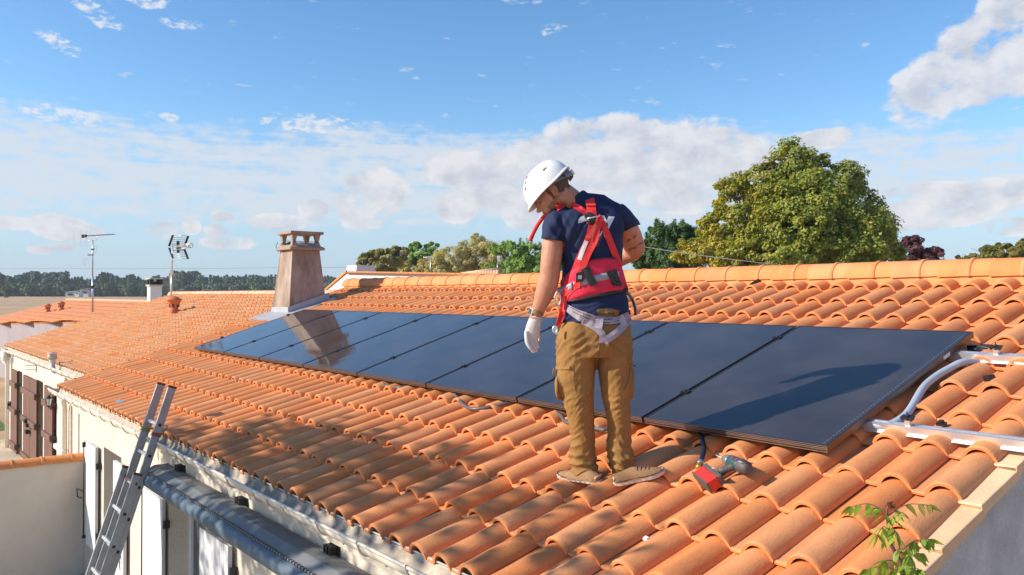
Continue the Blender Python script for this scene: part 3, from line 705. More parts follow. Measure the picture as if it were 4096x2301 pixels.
def panel_parts(root, i):
    w = PP-PG; h = PHT
    # local axes of the root: x along eave, y up slope, z normal (root carries the rotation)
    f = MB(); t = .035
    f.box((0, 0, -t), (.011, h, 0)); f.box((w-.011, 0, -t), (w, h, 0)); f.box((.011, 0, -t), (w-.011, .011, 0)); f.box((.011, h-.011, -t), (w-.011, h, 0))
    me = mesh('frame', f.v, f.f, f.sm); me.materials.append(FRAME)
    g = MB(); g.add([(.011, .011, -.0022), (w-.011, .011, -.0022), (w-.011, h-.011, -.0022), (.011, h-.011, -.0022)], [(0, 1, 2, 3)])
    gm = mesh('glass', g.v, g.f, g.sm); gm.materials.append(GLASS)
    b = MB(); b.add([(.012, .012, -.010), (w-.012, .012, -.010), (w-.012, h-.012, -.010), (.012, h-.012, -.010)], [(3, 2, 1, 0)])
    bm_ = mesh('backsheet', b.v, b.f, b.sm); bm_.materials.append(BLACKP)
    e = MB()
    for z in (-.0012, -.011, -.020, -.0335): e.box((.0, -.0012, z-.0006), (w, .0, z+.0008))
    e.box((0, -.0014, -.035), (.0016, 0, 0)); e.box((w-.0016, -.0014, -.035), (w, 0, 0))
    e2 = MB(); e2.box((0, h, -.002), (w, h+.001, 0)); em2 = mesh('top_edge', e2.v, e2.f, e2.sm); em2.materials.append(EDGE)
    em = mesh('frame_ridge', e.v, e.f, e.sm); em.materials.append(EDGE)
    return [('frame', me), ('glass', gm), ('backsheet', bm_), ('frame_ridge', em), ('top_edge', em2)]
PM = panel_parts(None, 0)
c = MB(); c.box((-.030, -.022, .001), (.030, .022, .007)); c.box((-.008, -.022, -.03), (.008, .022, .001)); c.lathe((0, 0, 0), [(.0095, .007), (.0095, .014), (0, .014)], 8)
CM_ = mesh('clamp', c.v, c.f, c.sm); CM_.materials.append(mat('black_anodised_metal', (.03, .03, .033), .3, 0, metal=.7))
RB = (.415, 1.46)    # rail positions up the slope
Rrot = Matrix(((1, 0, 0), (0, CS, -SN), (0, SN, CS))).to_4x4()
for i in range(8):
    t = thing('solar_panel', RP(i*PP+PG*.5, 0, 0), PL[i], 'solar panel', 'solar panels in one row on the roof')
    t.rotation_euler = (SL, 0, 0)
    for nme, me in PM:
        o = bpy.data.objects.new(nme, me); COL.objects.link(o); o.parent = t
    # the clamps on the seam to its left; the last panel needs none on its free right edge
    for bb in RB:
        o = bpy.data.objects.new('clamp', CM_); COL.objects.link(o); o.parent = t; o.location = (-PG*.5, bb, 0)
    # silver cell ribbons shining along the right border of the last panel
    if i == 7:
        m = MB(); w = PP-PG
        for k in range(56):
            y = .03+k*(PHT-.06)/56; m.box((w-.034, y, -.0020), (w-.030, y+.017, -.0016))
        me = mesh('cell_ribbon', m.v, m.f, m.sm); me.materials.append(EDGE); o = bpy.data.objects.new('cell_ribbon', me); COL.objects.link(o); o.parent = t; o['kind'] = 'stuff'
        m = MB(); m.box((w, 1.30, -.030), (w+.001, 1.385, -.010)); me = mesh('serial_sticker', m.v, m.f, m.sm); me.materials.append(mat('paper_label', (.8, .74, .74), .6, .15, 90)); o = bpy.data.objects.new('serial_sticker', me); COL.objects.link(o); o.parent = t
# mounting rails
def rail(b, x0, x1, label, xs):
    r = thing('mounting_rail', RP(9.9, b, -.1), label, 'rail', 'mounting rails under the panels')
    m = MB(); nt_ = -.0365; H = .045
    sec = [(-.020, nt_-H), (-.020, nt_), (-.008, nt_), (-.008, nt_-.008), (-.013, nt_-.008), (-.013, nt_-.018), (.013, nt_-.018), (.013, nt_-.008), (.008, nt_-.008), (.008, nt_), (.020, nt_), (.020, nt_-H), (.026, nt_-H), (.026, nt_-H-.003), (-.034, nt_-H-.003), (-.034, nt_-H)]
    m.prism([RP(x0, b+y, n) for y, n in sec], (x1-x0, 0, 0)); build('rail_profile', m, ALU, r, fixn=True)
    for x in xs:
        c = MB(); c.obox(RP(x, b, nt_+.012), (EX, RU, RN), (.012, .014, .016)); build('bolt_block', c, ALU, r)
        c = MB(); c.obox(RP(x, b, nt_+.043), (EX, RU, RN), (.030, .020, .004)); c.obox(RP(x-.022, b, nt_+.036), (EX, RU, RN), (.003, .018, .008)); c.obox(RP(x+.022, b, nt_+.036), (EX, RU, RN), (.003, .018, .008)); c.tube([RP(x, b, nt_+.02), RP(x, b, nt_+.070)], .004, 6); c.tube([RP(x, b, nt_+.048), RP(x, b, nt_+.055)], .009, 6); build('clamp', c, BLACKP, r)
    for x in np.arange(.5, 10.4, 1.25):
        h = MB(); h.obox(RP(x, b+.045, -.075), (EX, RU, RN), (.017, .05, .003)); h.obox(RP(x, b+.095, -.09), (EX, RU, RN), (.017, .003, .018)); build('roof_hook', h, ALU, r)
rail(RB[0], .1, 11.6, 'lower aluminium rail sticking out below the last panel, glinting in the sun', [9.90])
rail(RB[1], .1, 11.6, 'upper aluminium rail sticking out beside the sticker on the last panel', [9.92])
# plastic end clips lying on the tile behind the lower rail
mb = MB(); c0 = RP(10.02, .50, -.05); mb.obox(c0, (EX, RU, RN), (.022, .012, .008)); mb.obox(c0+RN*.012, (EX, RU, RN), (.010, .012, .006)); build('rail_clip', mb, BLACKP, None, 'small black clip behind the lower aluminium rail', 'clip')
# grey conduit curling out beside the last panel
def spline(pts, n=8):
    pts = [np.array(q, float) for q in pts]; out = []
    for i in range(len(pts)-1):
        p0 = pts[max(i-1, 0)]; p1 = pts[i]; p2 = pts[i+1]; p3 = pts[min(i+2, len(pts)-1)]
        for k in range(n):
            t = k/n; out.append(.5*((2*p1)+(-p0+p2)*t+(2*p0-5*p1+4*p2-p3)*t*t+(-p0+3*p1-3*p2+p3)*t**3))
    out.append(pts[-1]); return out
Z2 = lambda x, y: (3200+x*.4843, 1600+y*.4843)
Z1 = lambda x, y: (3500+x*.2764, 1250+y*.2764)
Z3b = lambda x, y: (2400+x*.4844, 1600+y*.4844)
cp = [RP(9.40, .42, -.060), RP(9.60, .41, -.060)]+[RPx(*Z2(*q), -.058) for q in ((600, 205), (720, 210), (830, 160), (910, 80))]+[RPx(*Z1(*q), -.055) for q in ((700, 1090), (880, 930), (1080, 810), (1280, 720))]+[RP(9.83, 1.50, -.10), RP(9.84, 1.66, -.10)]
mb = MB(); sp = spline(cp, 8); mb.tube(sp, .0205, 14); build('flexible_conduit', mb, CONDUIT, None, 'smooth grey conduit curving between the two rails beside the last panel', 'conduit')
def loop(pts, r, label, m=HOSE, nm='cable_loop', cat='cable', group=None):
    mb = MB(); mb.tube(spline(pts, 8), r, 8); return build(nm, mb, m, None, label, cat, group)
ZB = lambda x, y: (1300+x*.3882, 1500+y*.3881)
loop([RP(onroof(*ZB(580, 60), -.09)[0]-.06, .12, -.06)]+[RPx(*ZB(*q), -.07) for q in ((600, 85), (640, 110), (700, 122), (780, 128))]+[RP(onroof(*ZB(830, 128), -.09)[0]+.05, .12, -.07)], .011, 'thin dark cable sagging out below the fifth panel seam', group=None)
loop([RP(onroof(*ZB(1330, 180), -.09)[0]-.05, .12, -.06)]+[RPx(*ZB(*q), -.066) for q in ((1345, 205), (1380, 255), (1440, 320), (1520, 350), (1640, 340), (1750, 315), (1850, 295))]+[RP(onroof(*ZB(1900, 290), -.09)[0]+.1, .15, -.07)], .0125, 'thick grey cable hanging in a loop below the row of panels left of the man')
loop([RP(onroof(*ZB(2370, 350), -.09)[0]-.04, .12, -.05)]+[RPx(*ZB(*q), -.066) for q in ((2385, 370), (2440, 430), (2500, 490))]+[RPx(2395, 1716, -.07), RPx(2430, 1716, -.07), RP(onroof(2460, 1700, -.08)[0]+.1, .12, -.08)], .0125, 'grey cable passing behind the legs of the man under the panel edge')
hp = [RP(8.82, .14, -.075), RP(8.87, .05, -.062)]+[RPx(*Z3b(*q), -.058) for q in ((845, 330), (858, 400), (848, 460), (832, 515))]
hz = thing('hose', hp[-1], 'short black hose with a brass end fitting hanging beside the drill', 'hose')
mb = MB(); mb.tube(spline(hp, 7), .0135, 10); build('tube', mb, mat('black_rubber', (.012, .013, .018), .35, 0), hz)
d = hp[-1]-hp[-2]; d /= np.linalg.norm(d); mb = MB(); mb.tube([hp[-1]-d*.004, hp[-1]+d*.03], .017, 12); build('clamp_ring', mb, STEEL, hz)
mb = MB(); mb.tube([hp[-1]+d*.028, hp[-1]+d*.036, hp[-1]+d*.07, hp[-1]+d*.078], [.014, .021, .021, .015], 6); build('brass_fitting', mb, mat('brass', (.50, .25, .06), .4, .1, 40, metal=.6), hz)
mb = MB(); c0 = RPx(*Z3b(385, 1163), -.115)+RN*.006; mb.add([c0+EX*a*.016+RU*b*.013+RN*h for a, b, h in ((-1, -.8, 0), (.9, -1, 0), (1.1, .9, 0), (-.8, 1, 0), (-.7, -.6, .012), (.7, -.7, .013), (.8, .6, .012), (-.6, .8, .014))], [(0, 3, 2, 1), (4, 5, 6, 7), (0, 1, 5, 4), (1, 2, 6, 5), (2, 3, 7, 6), (3, 0, 4, 7)])
bevel(build('plastic_chip', mb, WHITEP, None, 'small white chip lying on a tile at the bottom of the roof', 'chip'), .002)
# black end cap lying on a tile at the right
c0 = RPx(*Z1(1650, 985), -.085)+RN*.014; ax = EX*.86+RU*.5; ax /= np.linalg.norm(ax); ay = np.cross(RN, ax)
bc = thing('cable_bracket', c0, 'small black finned bracket lying on a tile right of the last panel', 'bracket')
mb = MB(); mb.obox(c0-ax*.012, (ax, ay, RN), (.014, .022, .010)); build('bracket_body', mb, BLACKP, bc)
mb = MB()
for k in range(5): mb.obox(c0+ax*.016+ay*(k-2)*.009, (ax, ay, RN), (.015, .0018, .011))
mb.obox(c0+ax*.012-RN*.008, (ax, ay, RN), (.02, .022, .003)); build('fin', mb, BLACKP, bc)
# cable connectors under the upper corner
c0 = RP(9.80, 1.60, -.075); mb = MB(); mb.tube([c0-EX*.10, c0-EX*.02+RU*.03, c0+EX*.02+RU*.01], .010, 8); mb.tube([c0-EX*.05+RU*.02, c0+EX*.03+RU*.0], .014, 8); mb.tube([c0+EX*.03, c0+EX*.10-RU*.03, c0+EX*.16-RU*.05+RN*-.01], .006, 6)
mb.tube([c0-EX*.12+RU*.05, c0-EX*.03+RU*.06, c0+EX*.04+RU*.03], .012, 8); build('cable_connector', mb, BLACKP, None, 'black cable connectors poking out above the upper rail beside the last panel', 'connector')
# slater's iron lying near the ridge
a = RP(7.22, 3.02, -.055); b = RP(7.30, 2.40, -.05)
a = RPx(2500+965*.6196, 500+958*.6196, -.075)+RN*.02; b = RPx(2500+815*.6196, 500+1045*.6196, -.075)+RN*.02
tl = thing('slate_ripper', b, 'steel roofing tool lying on the tiles just below the ridge', 'tool')
m_ = a+(b-a)*.62; dd = (b-a)/np.linalg.norm(b-a); sd_ = np.cross(dd, RN); mb = MB(); mb.obox((a+m_)/2, (dd, sd_, RN), (np.linalg.norm(m_-a)/2, .020, .003)); mb.obox(a, (dd, sd_, RN), (.012, .035, .004)); build('blade', mb, mat('tool_steel', (.24, .21, .22), .4, .2, 20, metal=.5), tl)
mb = MB(); mb.tube([m_, m_+(b-m_)*.2, b], [.012, .018, .016], 8); build('handle', mb, BLACKP, tl)
# black clip lying on the left slope
mb = MB(); c0 = RPx(*(660*.7266, 1250+495*.7263), -.075)+RN*.008; mb.obox(c0, (EX, RU, RN), (.10, .028, .008)); build('tile_clip', mb, STEEL, None, 'small grey metal clip lying on a tile left of the ladder head', 'clip')
mb = MB(); c0 = RP(-5.0+.0, -.86, FN+.08); cc_ = onroof(*Z7(775, 310), FN+.06); c0 = RP(cc_[0], cc_[1], FN+.062); mb.obox(c0, (EX, RU, RN), (.16, .06, .006)); build('tile_patch', mb, mat('slate_grey', (.25, .17, .12), .7, .1), None, 'dark patch of lead on the far roof edge beside the flue pipe', 'patch')

# ------------------------------------------------------------------ cordless driver lying on the tiles
def drill():
    # a local frame lying on the roof: measured corners of battery and nose
    base = RP(9.29, -.30, -.09)
    U = rt_.copy(); F = -(fw_-0*fw_); 
    # axes: X to the right in the picture along the roof, Y towards the ridge along the sight line on the roof, Z off the roof
    X = np.cross(RN, -fw_*-1); X = rt_-RN*(rt_@RN); X /= np.linalg.norm(X); Y = np.cross(RN, X); Z = RN
    o = RPx(2780+1000*.13825, 1780+830*.1382, -.04)
    t = thing('cordless_drill', o, 'grey and green cordless impact driver with a red battery lying on the tiles', 'drill')
    def W(x, y, z): return o+X*x+Y*y+Z*z
    def px(a, b, n): return RPx(2780+a*.13825, 1780+b*.1382, n)
    G = mat('drill_green', (.025, .075, .085), .42, .1, 30); K = mat('drill_rubber', (.085, .075, .07), .6, .15, 40); R = mat('battery_red', (.62, .03, .02), .45, .05, 20); S = mat('drill_gearcase', (.28, .27, .26), .4, .1, 30, metal=.5)
    nz = -.030
    # motor housing axis from nose to tail
    nose = px(850, 400, nz+.02); tail = px(1560, 700, nz+.025); ax = tail-nose; Ln = np.linalg.norm(ax); ax /= Ln
    def A(t): return nose+ax*(Ln*t)
    m = MB(); m.tube([A(-.36), A(-.34), A(-.20), A(-.19), A(-.06)], [.003, .0045, .0045, .0035, .0035], 8); build('bit', m, STEEL, t)
    m = MB(); m.tube([A(-.06), A(0)], [.009, .012], 12); build('chuck', m, BLACKP, t)
    m = MB(); m.tube([A(-.01), A(.06), A(.22), A(.28)], [.014, .024, .031, .031], 16); build('gear_case', m, S, t)
    m = MB(); m.tube([A(.26), A(.30), A(.62), A(.68)], [.031, .033, .033, .032], 16); build('motor_housing', m, G, t)
    m = MB(); m.tube([A(.66), A(.70), A(.94), A(1.02)], [.034, .035, .032, .020], 16); tl = build('motor_cap', m, K, t)
    m = MB()
    up = np.cross(ax, X); 
    for k in range(5):
        q = A(.74+.05*k); m.tube([q+Z*.030-Y*.016, q+Z*.0345, q+Z*.030+Y*.016], .0022, 4)
    build('vent_rib', m, BLACKP, t)
    # handle from the housing down to the battery
    b0 = px(620, 830, nz-.005)
    h = [A(.56), A(.56)+(b0-A(.56))*.30, A(.56)+(b0-A(.56))*.62, b0+(A(.56)-b0)*.12]
    m = MB(); m.tube(h, [.023, .019, .019, .026], 12); build('grip', m, K, t)
    m = MB(); q = A(.38)+(b0-A(.38))*.22; m.tube([q-ax*.012+Z*.004, q-ax*.025+Z*.004], [.010, .008], 8); build('trigger', m, R, t)
    for s, rr in ((.33, .008), (.50, .008)):
        q = A(s)-np.array(Y)*.018+Z*.026; m = MB(); m.tube([q, q+Z*.006-Y*.003], rr, 10); build('button', m, R, t)
    m = MB(); q = px(1220, 480, nz+.062); tx = text_mesh('18V', .018); put_text(t, 'lettering', tx, q-ax*0, -ax*-1, np.cross(Z, ax), Z, WHITEP)
    # battery: foot plate dark, red block below it
    e1 = px(760, 1010, nz)-px(340, 700, nz); L1 = np.linalg.norm(e1); e1 /= L1
    hd = b0-A(.56); hd -= e1*(hd@e1); hd /= np.linalg.norm(hd); wd = np.cross(e1, hd)
    c = px(560, 860, nz)
    m = MB(); m.obox(c+hd*.000, (e1, hd, wd), (L1/2+.008, .012, .031)); bevel(build('foot_plate', m, K, t), .006)
    m = MB(); m.obox(c+hd*.042, (e1, hd, wd), (L1/2, .030, .030)); bat = build('battery', m, R, t); bevel(bat, .004)
    m = MB(); m.obox(c+hd*.074, (e1, hd, wd), (L1/2+.004, .004, .033)); bevel(build('battery_base', m, K, t), .003)
    m = MB()
    side = wd if wd@(CAM-c) > 0 else -wd
    for i in range(4):
        for j in range(5): m.obox(c+hd*(.020+.0110*j)+e1*((i-1.5)*.019)+side*.0302, (e1, hd, side), (.0042, .0012, .0008))
    build('vent_slot', m, DARK, bat)
    tx = text_mesh('18V', .014)
    q = c+side*.0346-hd*.004-e1*.012; put_text(t, 'lettering', tx, q, e1, -hd, side, WHITEP)
def text_mesh(s, size, bold=0.0):
    cu = bpy.data.curves.new('lettering', 'FONT'); cu.body = s; cu.size = size; cu.offset = bold; cu.extrude = size*.012; cu.resolution_u = 4
    o = bpy.data.objects.new('lettering', cu); COL.objects.link(o); dg = bpy.context.evaluated_depsgraph_get(); dg.update()
    me = bpy.data.meshes.new_from_object(o.evaluated_get(dg)); bpy.data.objects.remove(o); return me
def put_text(parent, name, me, c, ax, ay, az, m):
    me.materials.clear(); me.materials.append(m)
    ax = np.array(ax)/np.linalg.norm(ax); ay = np.array(ay)/np.linalg.norm(ay); az = np.array(az)/np.linalg.norm(az)
    return inst(name, me, mtx(c, ax, ay, az), parent)
drill()

# ------------------------------------------------------------------ awning cassette on the wall
def awning():
    x0, x1 = 4.05, 9.6
    t = thing('awning', (6.5, -1.6, 2.4), 'long rolled up blue grey awning fixed on the wall below the gutter', 'awning')
    def ext(poly, m, nm, a=x0, b=x1): mb = MB(); mb.prism([(a, y, z) for y, z in poly], (b-a, 0, 0), smooth=False); return build(nm, mb, m, t, fixn=True)
    top = [(-1.475, 2.492), (-1.53, 2.502), (-1.60, 2.494), (-1.665, 2.458), (-1.655, 2.448), (-1.60, 2.468), (-1.53, 2.480), (-1.475, 2.478)]
    o = ext(top, BLUEGREY2, 'top_cover')
    ext([(-1.672, 2.462), (-1.683, 2.462), (-1.683, 2.440), (-1.660, 2.440)], DARK, 'slot')
    n = 12; fr = [(-1.650+math.cos(a)*-.075+0, 2.385+math.sin(a)*.066) for a in [(-.5*PI)+PI*k/n for k in range(n+1)]]
    fr = fr+[(-1.645, 2.40+.051), (-1.56, 2.42), (-1.56, 2.33)]
    o = ext(fr, BLUEGREY, 'front_bar')
    for p in o.data.polygons: p.use_smooth = False
    ext([(-1.655, 2.318), (-1.63, 2.312), (-1.56, 2.325), (-1.56, 2.331)], WHITEP, 'lower_lip')
    mb = MB(); mb.tube([(x0+.05, -1.57, 2.43), (x1, -1.57, 2.43)], .045, 12); build('fabric_roll', mb, mat('awning_fabric', (.25, .27, .28), .9, .1, 20), t)
    m = MB()
    for i in range(130):
        x = x0+.1+i*(x1-x0-.2)/130; m.box((x, -1.6885, 2.452), (x+.018, -1.672, 2.4645))
    o = build('slot_tooth', m, BLUEGREY2, t); o['kind'] = 'stuff'
    m = MB(); m.prism([(x0-.012, y, z) for y, z in [(-1.475, 2.50), (-1.60, 2.50), (-1.69, 2.455), (-1.73, 2.385), (-1.69, 2.325), (-1.60, 2.305), (-1.475, 2.32)]], (.012, 0, 0)); build('end_cap', m, BLUEGREY2, t)
    for x in (4.40, 5.88, 7.36, 8.8):
        b = MB()
        for s in (-.045, 0, .045): b.box((x+s*.8-.008, -1.515, 2.48), (x+s*.8+.008, -1.452, 2.545))
        b.box((x-.055, -1.465, 2.47), (x+.055, -1.451, 2.555)); b.tube([(x-.045, -1.49, 2.535), (x+.045, -1.49, 2.535)], .012, 8); build('wall_bracket', b, BLACKP, t)
awning()

# ------------------------------------------------------------------ ladder
def ladder():
    t = thing('extension_ladder', (3.95, -2.5, .5), 'aluminium extension ladder leaning on the gutter', 'ladder')
    xl, xr = 3.79, 4.14
    top = np.array([0, -1.478, 3.20]); d = np.array([0, -.308, -.951]); d /= np.linalg.norm(d); nrm = np.array([0, d[2], -d[1]])  # pointing away from the wall
    if nrm[1] > 0: nrm = -nrm
    Lf = 2.9
    def section(s0, s1, off, xl, xr, sub):
        for x in (xl, xr):
            c = top+d*(s0+s1)/2+nrm*off+np.array([x, 0, 0]); m = MB(); m.obox(c, (EX, d, nrm), (.0125, (s1-s0)/2, .036))
            bevel(build('stile', m, ALU_L, t), .003)
            m = MB(); m.obox(top+d*(s0-.004)+nrm*off+np.array([x, 0, 0]), (EX, d, nrm), (.0145, .010, .038)); build('end_cap', m, mat('brown_cap', (.10, .045, .035), .6, 0), t)
        k = 0; s = s0+.345
        while s < s1:
            c = top+d*s+nrm*off; m = MB(); m.obox(c+np.array([(xl+xr)/2, 0, 0]), (EX, d, nrm), ((xr-xl)/2-.0125, .014, .014)); bevel(build('rung', m, ALU, t), .003)
            for x, sg in ((xr+.0125, 1), (xl-.0125, -1)):
                m = MB(); m.obox(c+np.array([x+sg*.001, 0, 0]), (EX, d, nrm), (.0012, .013, .013)); build('rung_end', m, BLACKP, t)
            s += .28
    section(0, 2.92, 0, xl, xr, 0)
    section(.80, 2.93, .048, xl-.036, xr+.008, 1)
    # bracket, and the red and green ties near the top
    for x, c_, nm in ((xr, (.45, .05, .03), 'red_strap'), (xl, (.25, .40, .05), 'green_strap')):
        m = MB()
        for q in (0, .012, .024):
            cc = top+d*(.42+q)+np.array([x, 0, 0]); a = .0165; b = .040
            m.tube([cc+EX*a+nrm*b, cc-EX*a+nrm*b, cc-EX*a-nrm*b, cc+EX*a-nrm*b, cc+EX*a+nrm*b], .0045, 5)
        if nm == 'red_strap': m.tube([top+d*.43+np.array([xr, 0, 0])-nrm*.03, top+d*.41+np.array([xl+.05, 0, 0])-nrm*.03, RP(xl, -1.5, -.05)], .004, 5)
        build(nm, m, mat(nm, c_, .6, 0), t)
    for s in (.88,):
        m = MB(); m.obox(top+d*s+nrm*.036+np.array([(xl+xr)/2, 0, 0]), (EX, d, nrm), ((xr-xl)/2+.03, .012, .006)); build('guide_bracket', m, mat('brown_cap', (.1, .05, .03), .6), t)
    for x in (xl-.035, xr+.035):
        m = MB(); m.obox(top+d*2.99+nrm*.072+np.array([x, 0, 0]), (EX, d, nrm), (.02, .02, .045)); build('rubber_foot', m, BLACKP, t)
ladder()

# ------------------------------------------------------------------ boundary wall with tile coping
gwall = thing('garden_wall', (.262, -2.6, .5), 'low cream boundary wall capped with orange tiles, meeting the house', 'wall')
mb = MB(); mb.box((.15, -4.6, .4), (.32, YW-.001, 1.985)); bevel(build('wall_face', mb, mat('smooth_beige_render', (.72, .63, .53), .92, .10, 2.5, .25, 60, stain=(.60, .55, .44), stscale=1.2, stlo=.45, sthi=.8), gwall), .004)
y = YW-.015
cv, cf, csm = half_tile_geo(.125, .115, .36, 10, .014); cme = mesh('coping_tile', cv, cf, csm); cme.materials.append(TERRA3)
while y > -4.5:
    inst('coping_tile', cme, mtx((.235, y-.33, 1.945), (0, math.cos(.03), math.sin(-.03)*-1), (-1, 0, 0), (0, 0, 1), (1, 1, .62)), gwall); y -= .325

# ------------------------------------------------------------------ third house at the far left
def house3():
    n3 = N3
    def q(x, y): r = ray(x, y); c = CAM-O; t = (n3-c@RN)/(r@RN); X = c+t*r; return X[0], X@RU
    A, B, C_, D = q(-90, 1292.5), q(470, 1279.5), q(700, 1212), q(272, 1202)
    h = thing('house', RP(A[0], A[1], n3)*np.array([1, 1, 0])+np.array([0, 0, .5]), 'house at the left edge with orange roof, two roof vents and shaded mauve wall', 'house')
    br = D[1]; poly = [A, B, (C_[0], br), (D[0], br)]
    def inside(x, b):
        s_ = False
        for i in range(4):
            (x1, y1), (x2, y2) = poly[i], poly[(i+1) % 4]
            if (y1 > b) != (y2 > b) and x < (x2-x1)*(b-y1)/(y2-y1)+x1: s_ = not s_
        return s_
    g = tile_geo(.215, .41, .055, .36, ns=6, lift=.022, under=False); v, f, sm = g
    m3 = mat('terracotta_tile_house3', (.76, .31, .13), .8, .08, 5, perobj=.05, island=1); me = mesh('roof_tile', v, f, sm); me.materials.append(m3)
    bmin = min(A[1], B[1]); x0 = min(p_[0] for p_ in poly); x1 = max(p_[0] for p_ in poly); cells = []
    b = br-.36
    while b > bmin-.36:
        x = x0
        while x < x1:
            if inside(x+.1, b+.18) or inside(x+.1, b+.30): cells.append((np.linalg.norm(RP(x, b, n3)-CAM), x, b))
            x += .215
        b -= .36
    cells.sort(); RV = []; RF = []; RS = []; off = 0
    for k, (_, x, b) in enumerate(cells):
        c = RP(x, b, n3)+RN*rng.uniform(-.003, .003)
        if k < 300: inst('roof_tile', me, mtx(c, EX, RU, RN), h)
        else: RV.append(c+v[:, :1]*EX+v[:, 1:2]*RU+v[:, 2:3]*RN); RF += [tuple(i+off for i in q_) for q_ in f]; RS += sm; off += len(v)
    if RV:
        me2 = mesh('roof_tiles', np.concatenate(RV)-ORG[h.name], RF, RS); me2.materials.append(m3); o = bpy.data.objects.new('roof_tiles', me2); COL.objects.link(o); o.parent = h; tag(o, kind='stuff')
    P3 = [RP(x, b, n3-.01) for x, b in poly]; mb = MB(); mb.add(P3+[p_-np.array([0, 0, .08]) for p_ in P3], [(0, 1, 2, 3), (7, 6, 5, 4), (0, 4, 5, 1), (1, 5, 6, 2), (2, 6, 7, 3), (3, 7, 4, 0)]); build('roof', mb, MATS['terracotta_plain'], h)
    rv, rf, rs = half_tile_geo(.11, .10, .36, 8); rm = mesh('ridge_tile', rv, rf, rs); rm.materials.append(MATS['terracotta_ridge_pale'])
    x = C_[0]
    while x > D[0]: inst('ridge_tile', rm, mtx(RP(x-.34, br+.03, n3-.02), EX, (0, 1, 0), (0, 0, 1)), h); x -= .34
    A3, B3 = P3[0], P3[1]; e = (B3-A3)/np.linalg.norm(B3-A3); out = np.cross(e, (0, 0, 1)); out /= np.linalg.norm(out); out = out if out@(CAM-A3) > 0 else -out
    n = int(np.linalg.norm(B3-A3)/.40)
    for k in range(n):
        a = A3+(B3-A3)*k/n; b = A3+(B3-A3)*(k+1.06)/n; m = MB(); m.obox((a+b)/2+out*.04+np.array([0, 0, .055+.006*(k % 2)]), (e, out, np.cross(e, out)), (np.linalg.norm(b-a)/2, .07, .018)); build('verge_tile', m, MATS['terracotta_plain'], h)
    lo = lambda p_: np.array([p_[0], p_[1], .3]); dn_ = np.array([0, 0, -.05])
    mb = MB(); mb.add([A3+dn_, B3+dn_, lo(B3), lo(A3), P3[3]-out*.1+dn_, P3[2]+dn_, lo(P3[2]), lo(P3[3])], [(0, 3, 2, 1), (0, 4, 7, 3), (1, 2, 6, 5), (4, 5, 6, 7)])
    build('wall', mb, mat('mauve_render', (.33, .285, .30), .9, .10, 2, .3, 40, stain=(.28, .24, .26), stscale=.8), h)
    for (x, y, s) in ((795, 432, .95), (1018, 400, 1.0)):
        p_ = q(x*.2419, 1150+y*.2419); vent(h, RP(p_[0], p_[1], n3+.05)+np.array([0, 0, .10]), s)
N3 = -.75
house3()
def chimney2():
    d = 24.5; b = P(618, 1205, d)
    t = thing('chimney', b*np.array([1, 1, 0])+np.array([0, 0, 1.5]), 'slim cream chimney with a black pot top behind the far roof', 'chimney')
    c = b.copy(); h = .165; z1 = P(618, 1146, d)[2]; m = MB(); m.box((c[0]-h, c[1]-h, 1.2), (c[0]+h, c[1]+h, z1)); build('shaft', m, STUCCO_W, t)
    m = MB(); m.box((c[0]-h-.03, c[1]-h-.03, z1), (c[0]+h+.03, c[1]+h+.03, z1+.05)); build('pot_base', m, MORTAR, t)
    for sx in (-1, 1):
        for sy in (-1, 1):
            m = MB(); x, y = c[0]+sx*.13, c[1]+sy*.13; m.prism([(x-.045, y-.045, z1+.05), (x+.045, y-.045, z1+.05), (x+.045, y+.045, z1+.05), (x-.045, y+.045, z1+.05)], (0, 0, .16)); build('pillar', m, mat('sooty_concrete', (.045, .04, .038), .9, .2, 10), t)
    m = MB(); m.tube([(c[0], c[1], z1+.05), (c[0], c[1], z1+.13)], .09, 12); build('flue', m, DARK, t)
    m = MB(); m.box((c[0]-h-.03, c[1]-h-.03, z1+.21), (c[0]+h+.03, c[1]+h+.03, z1+.245)); build('cap_slab', m, MORTAR, t)
chimney2()

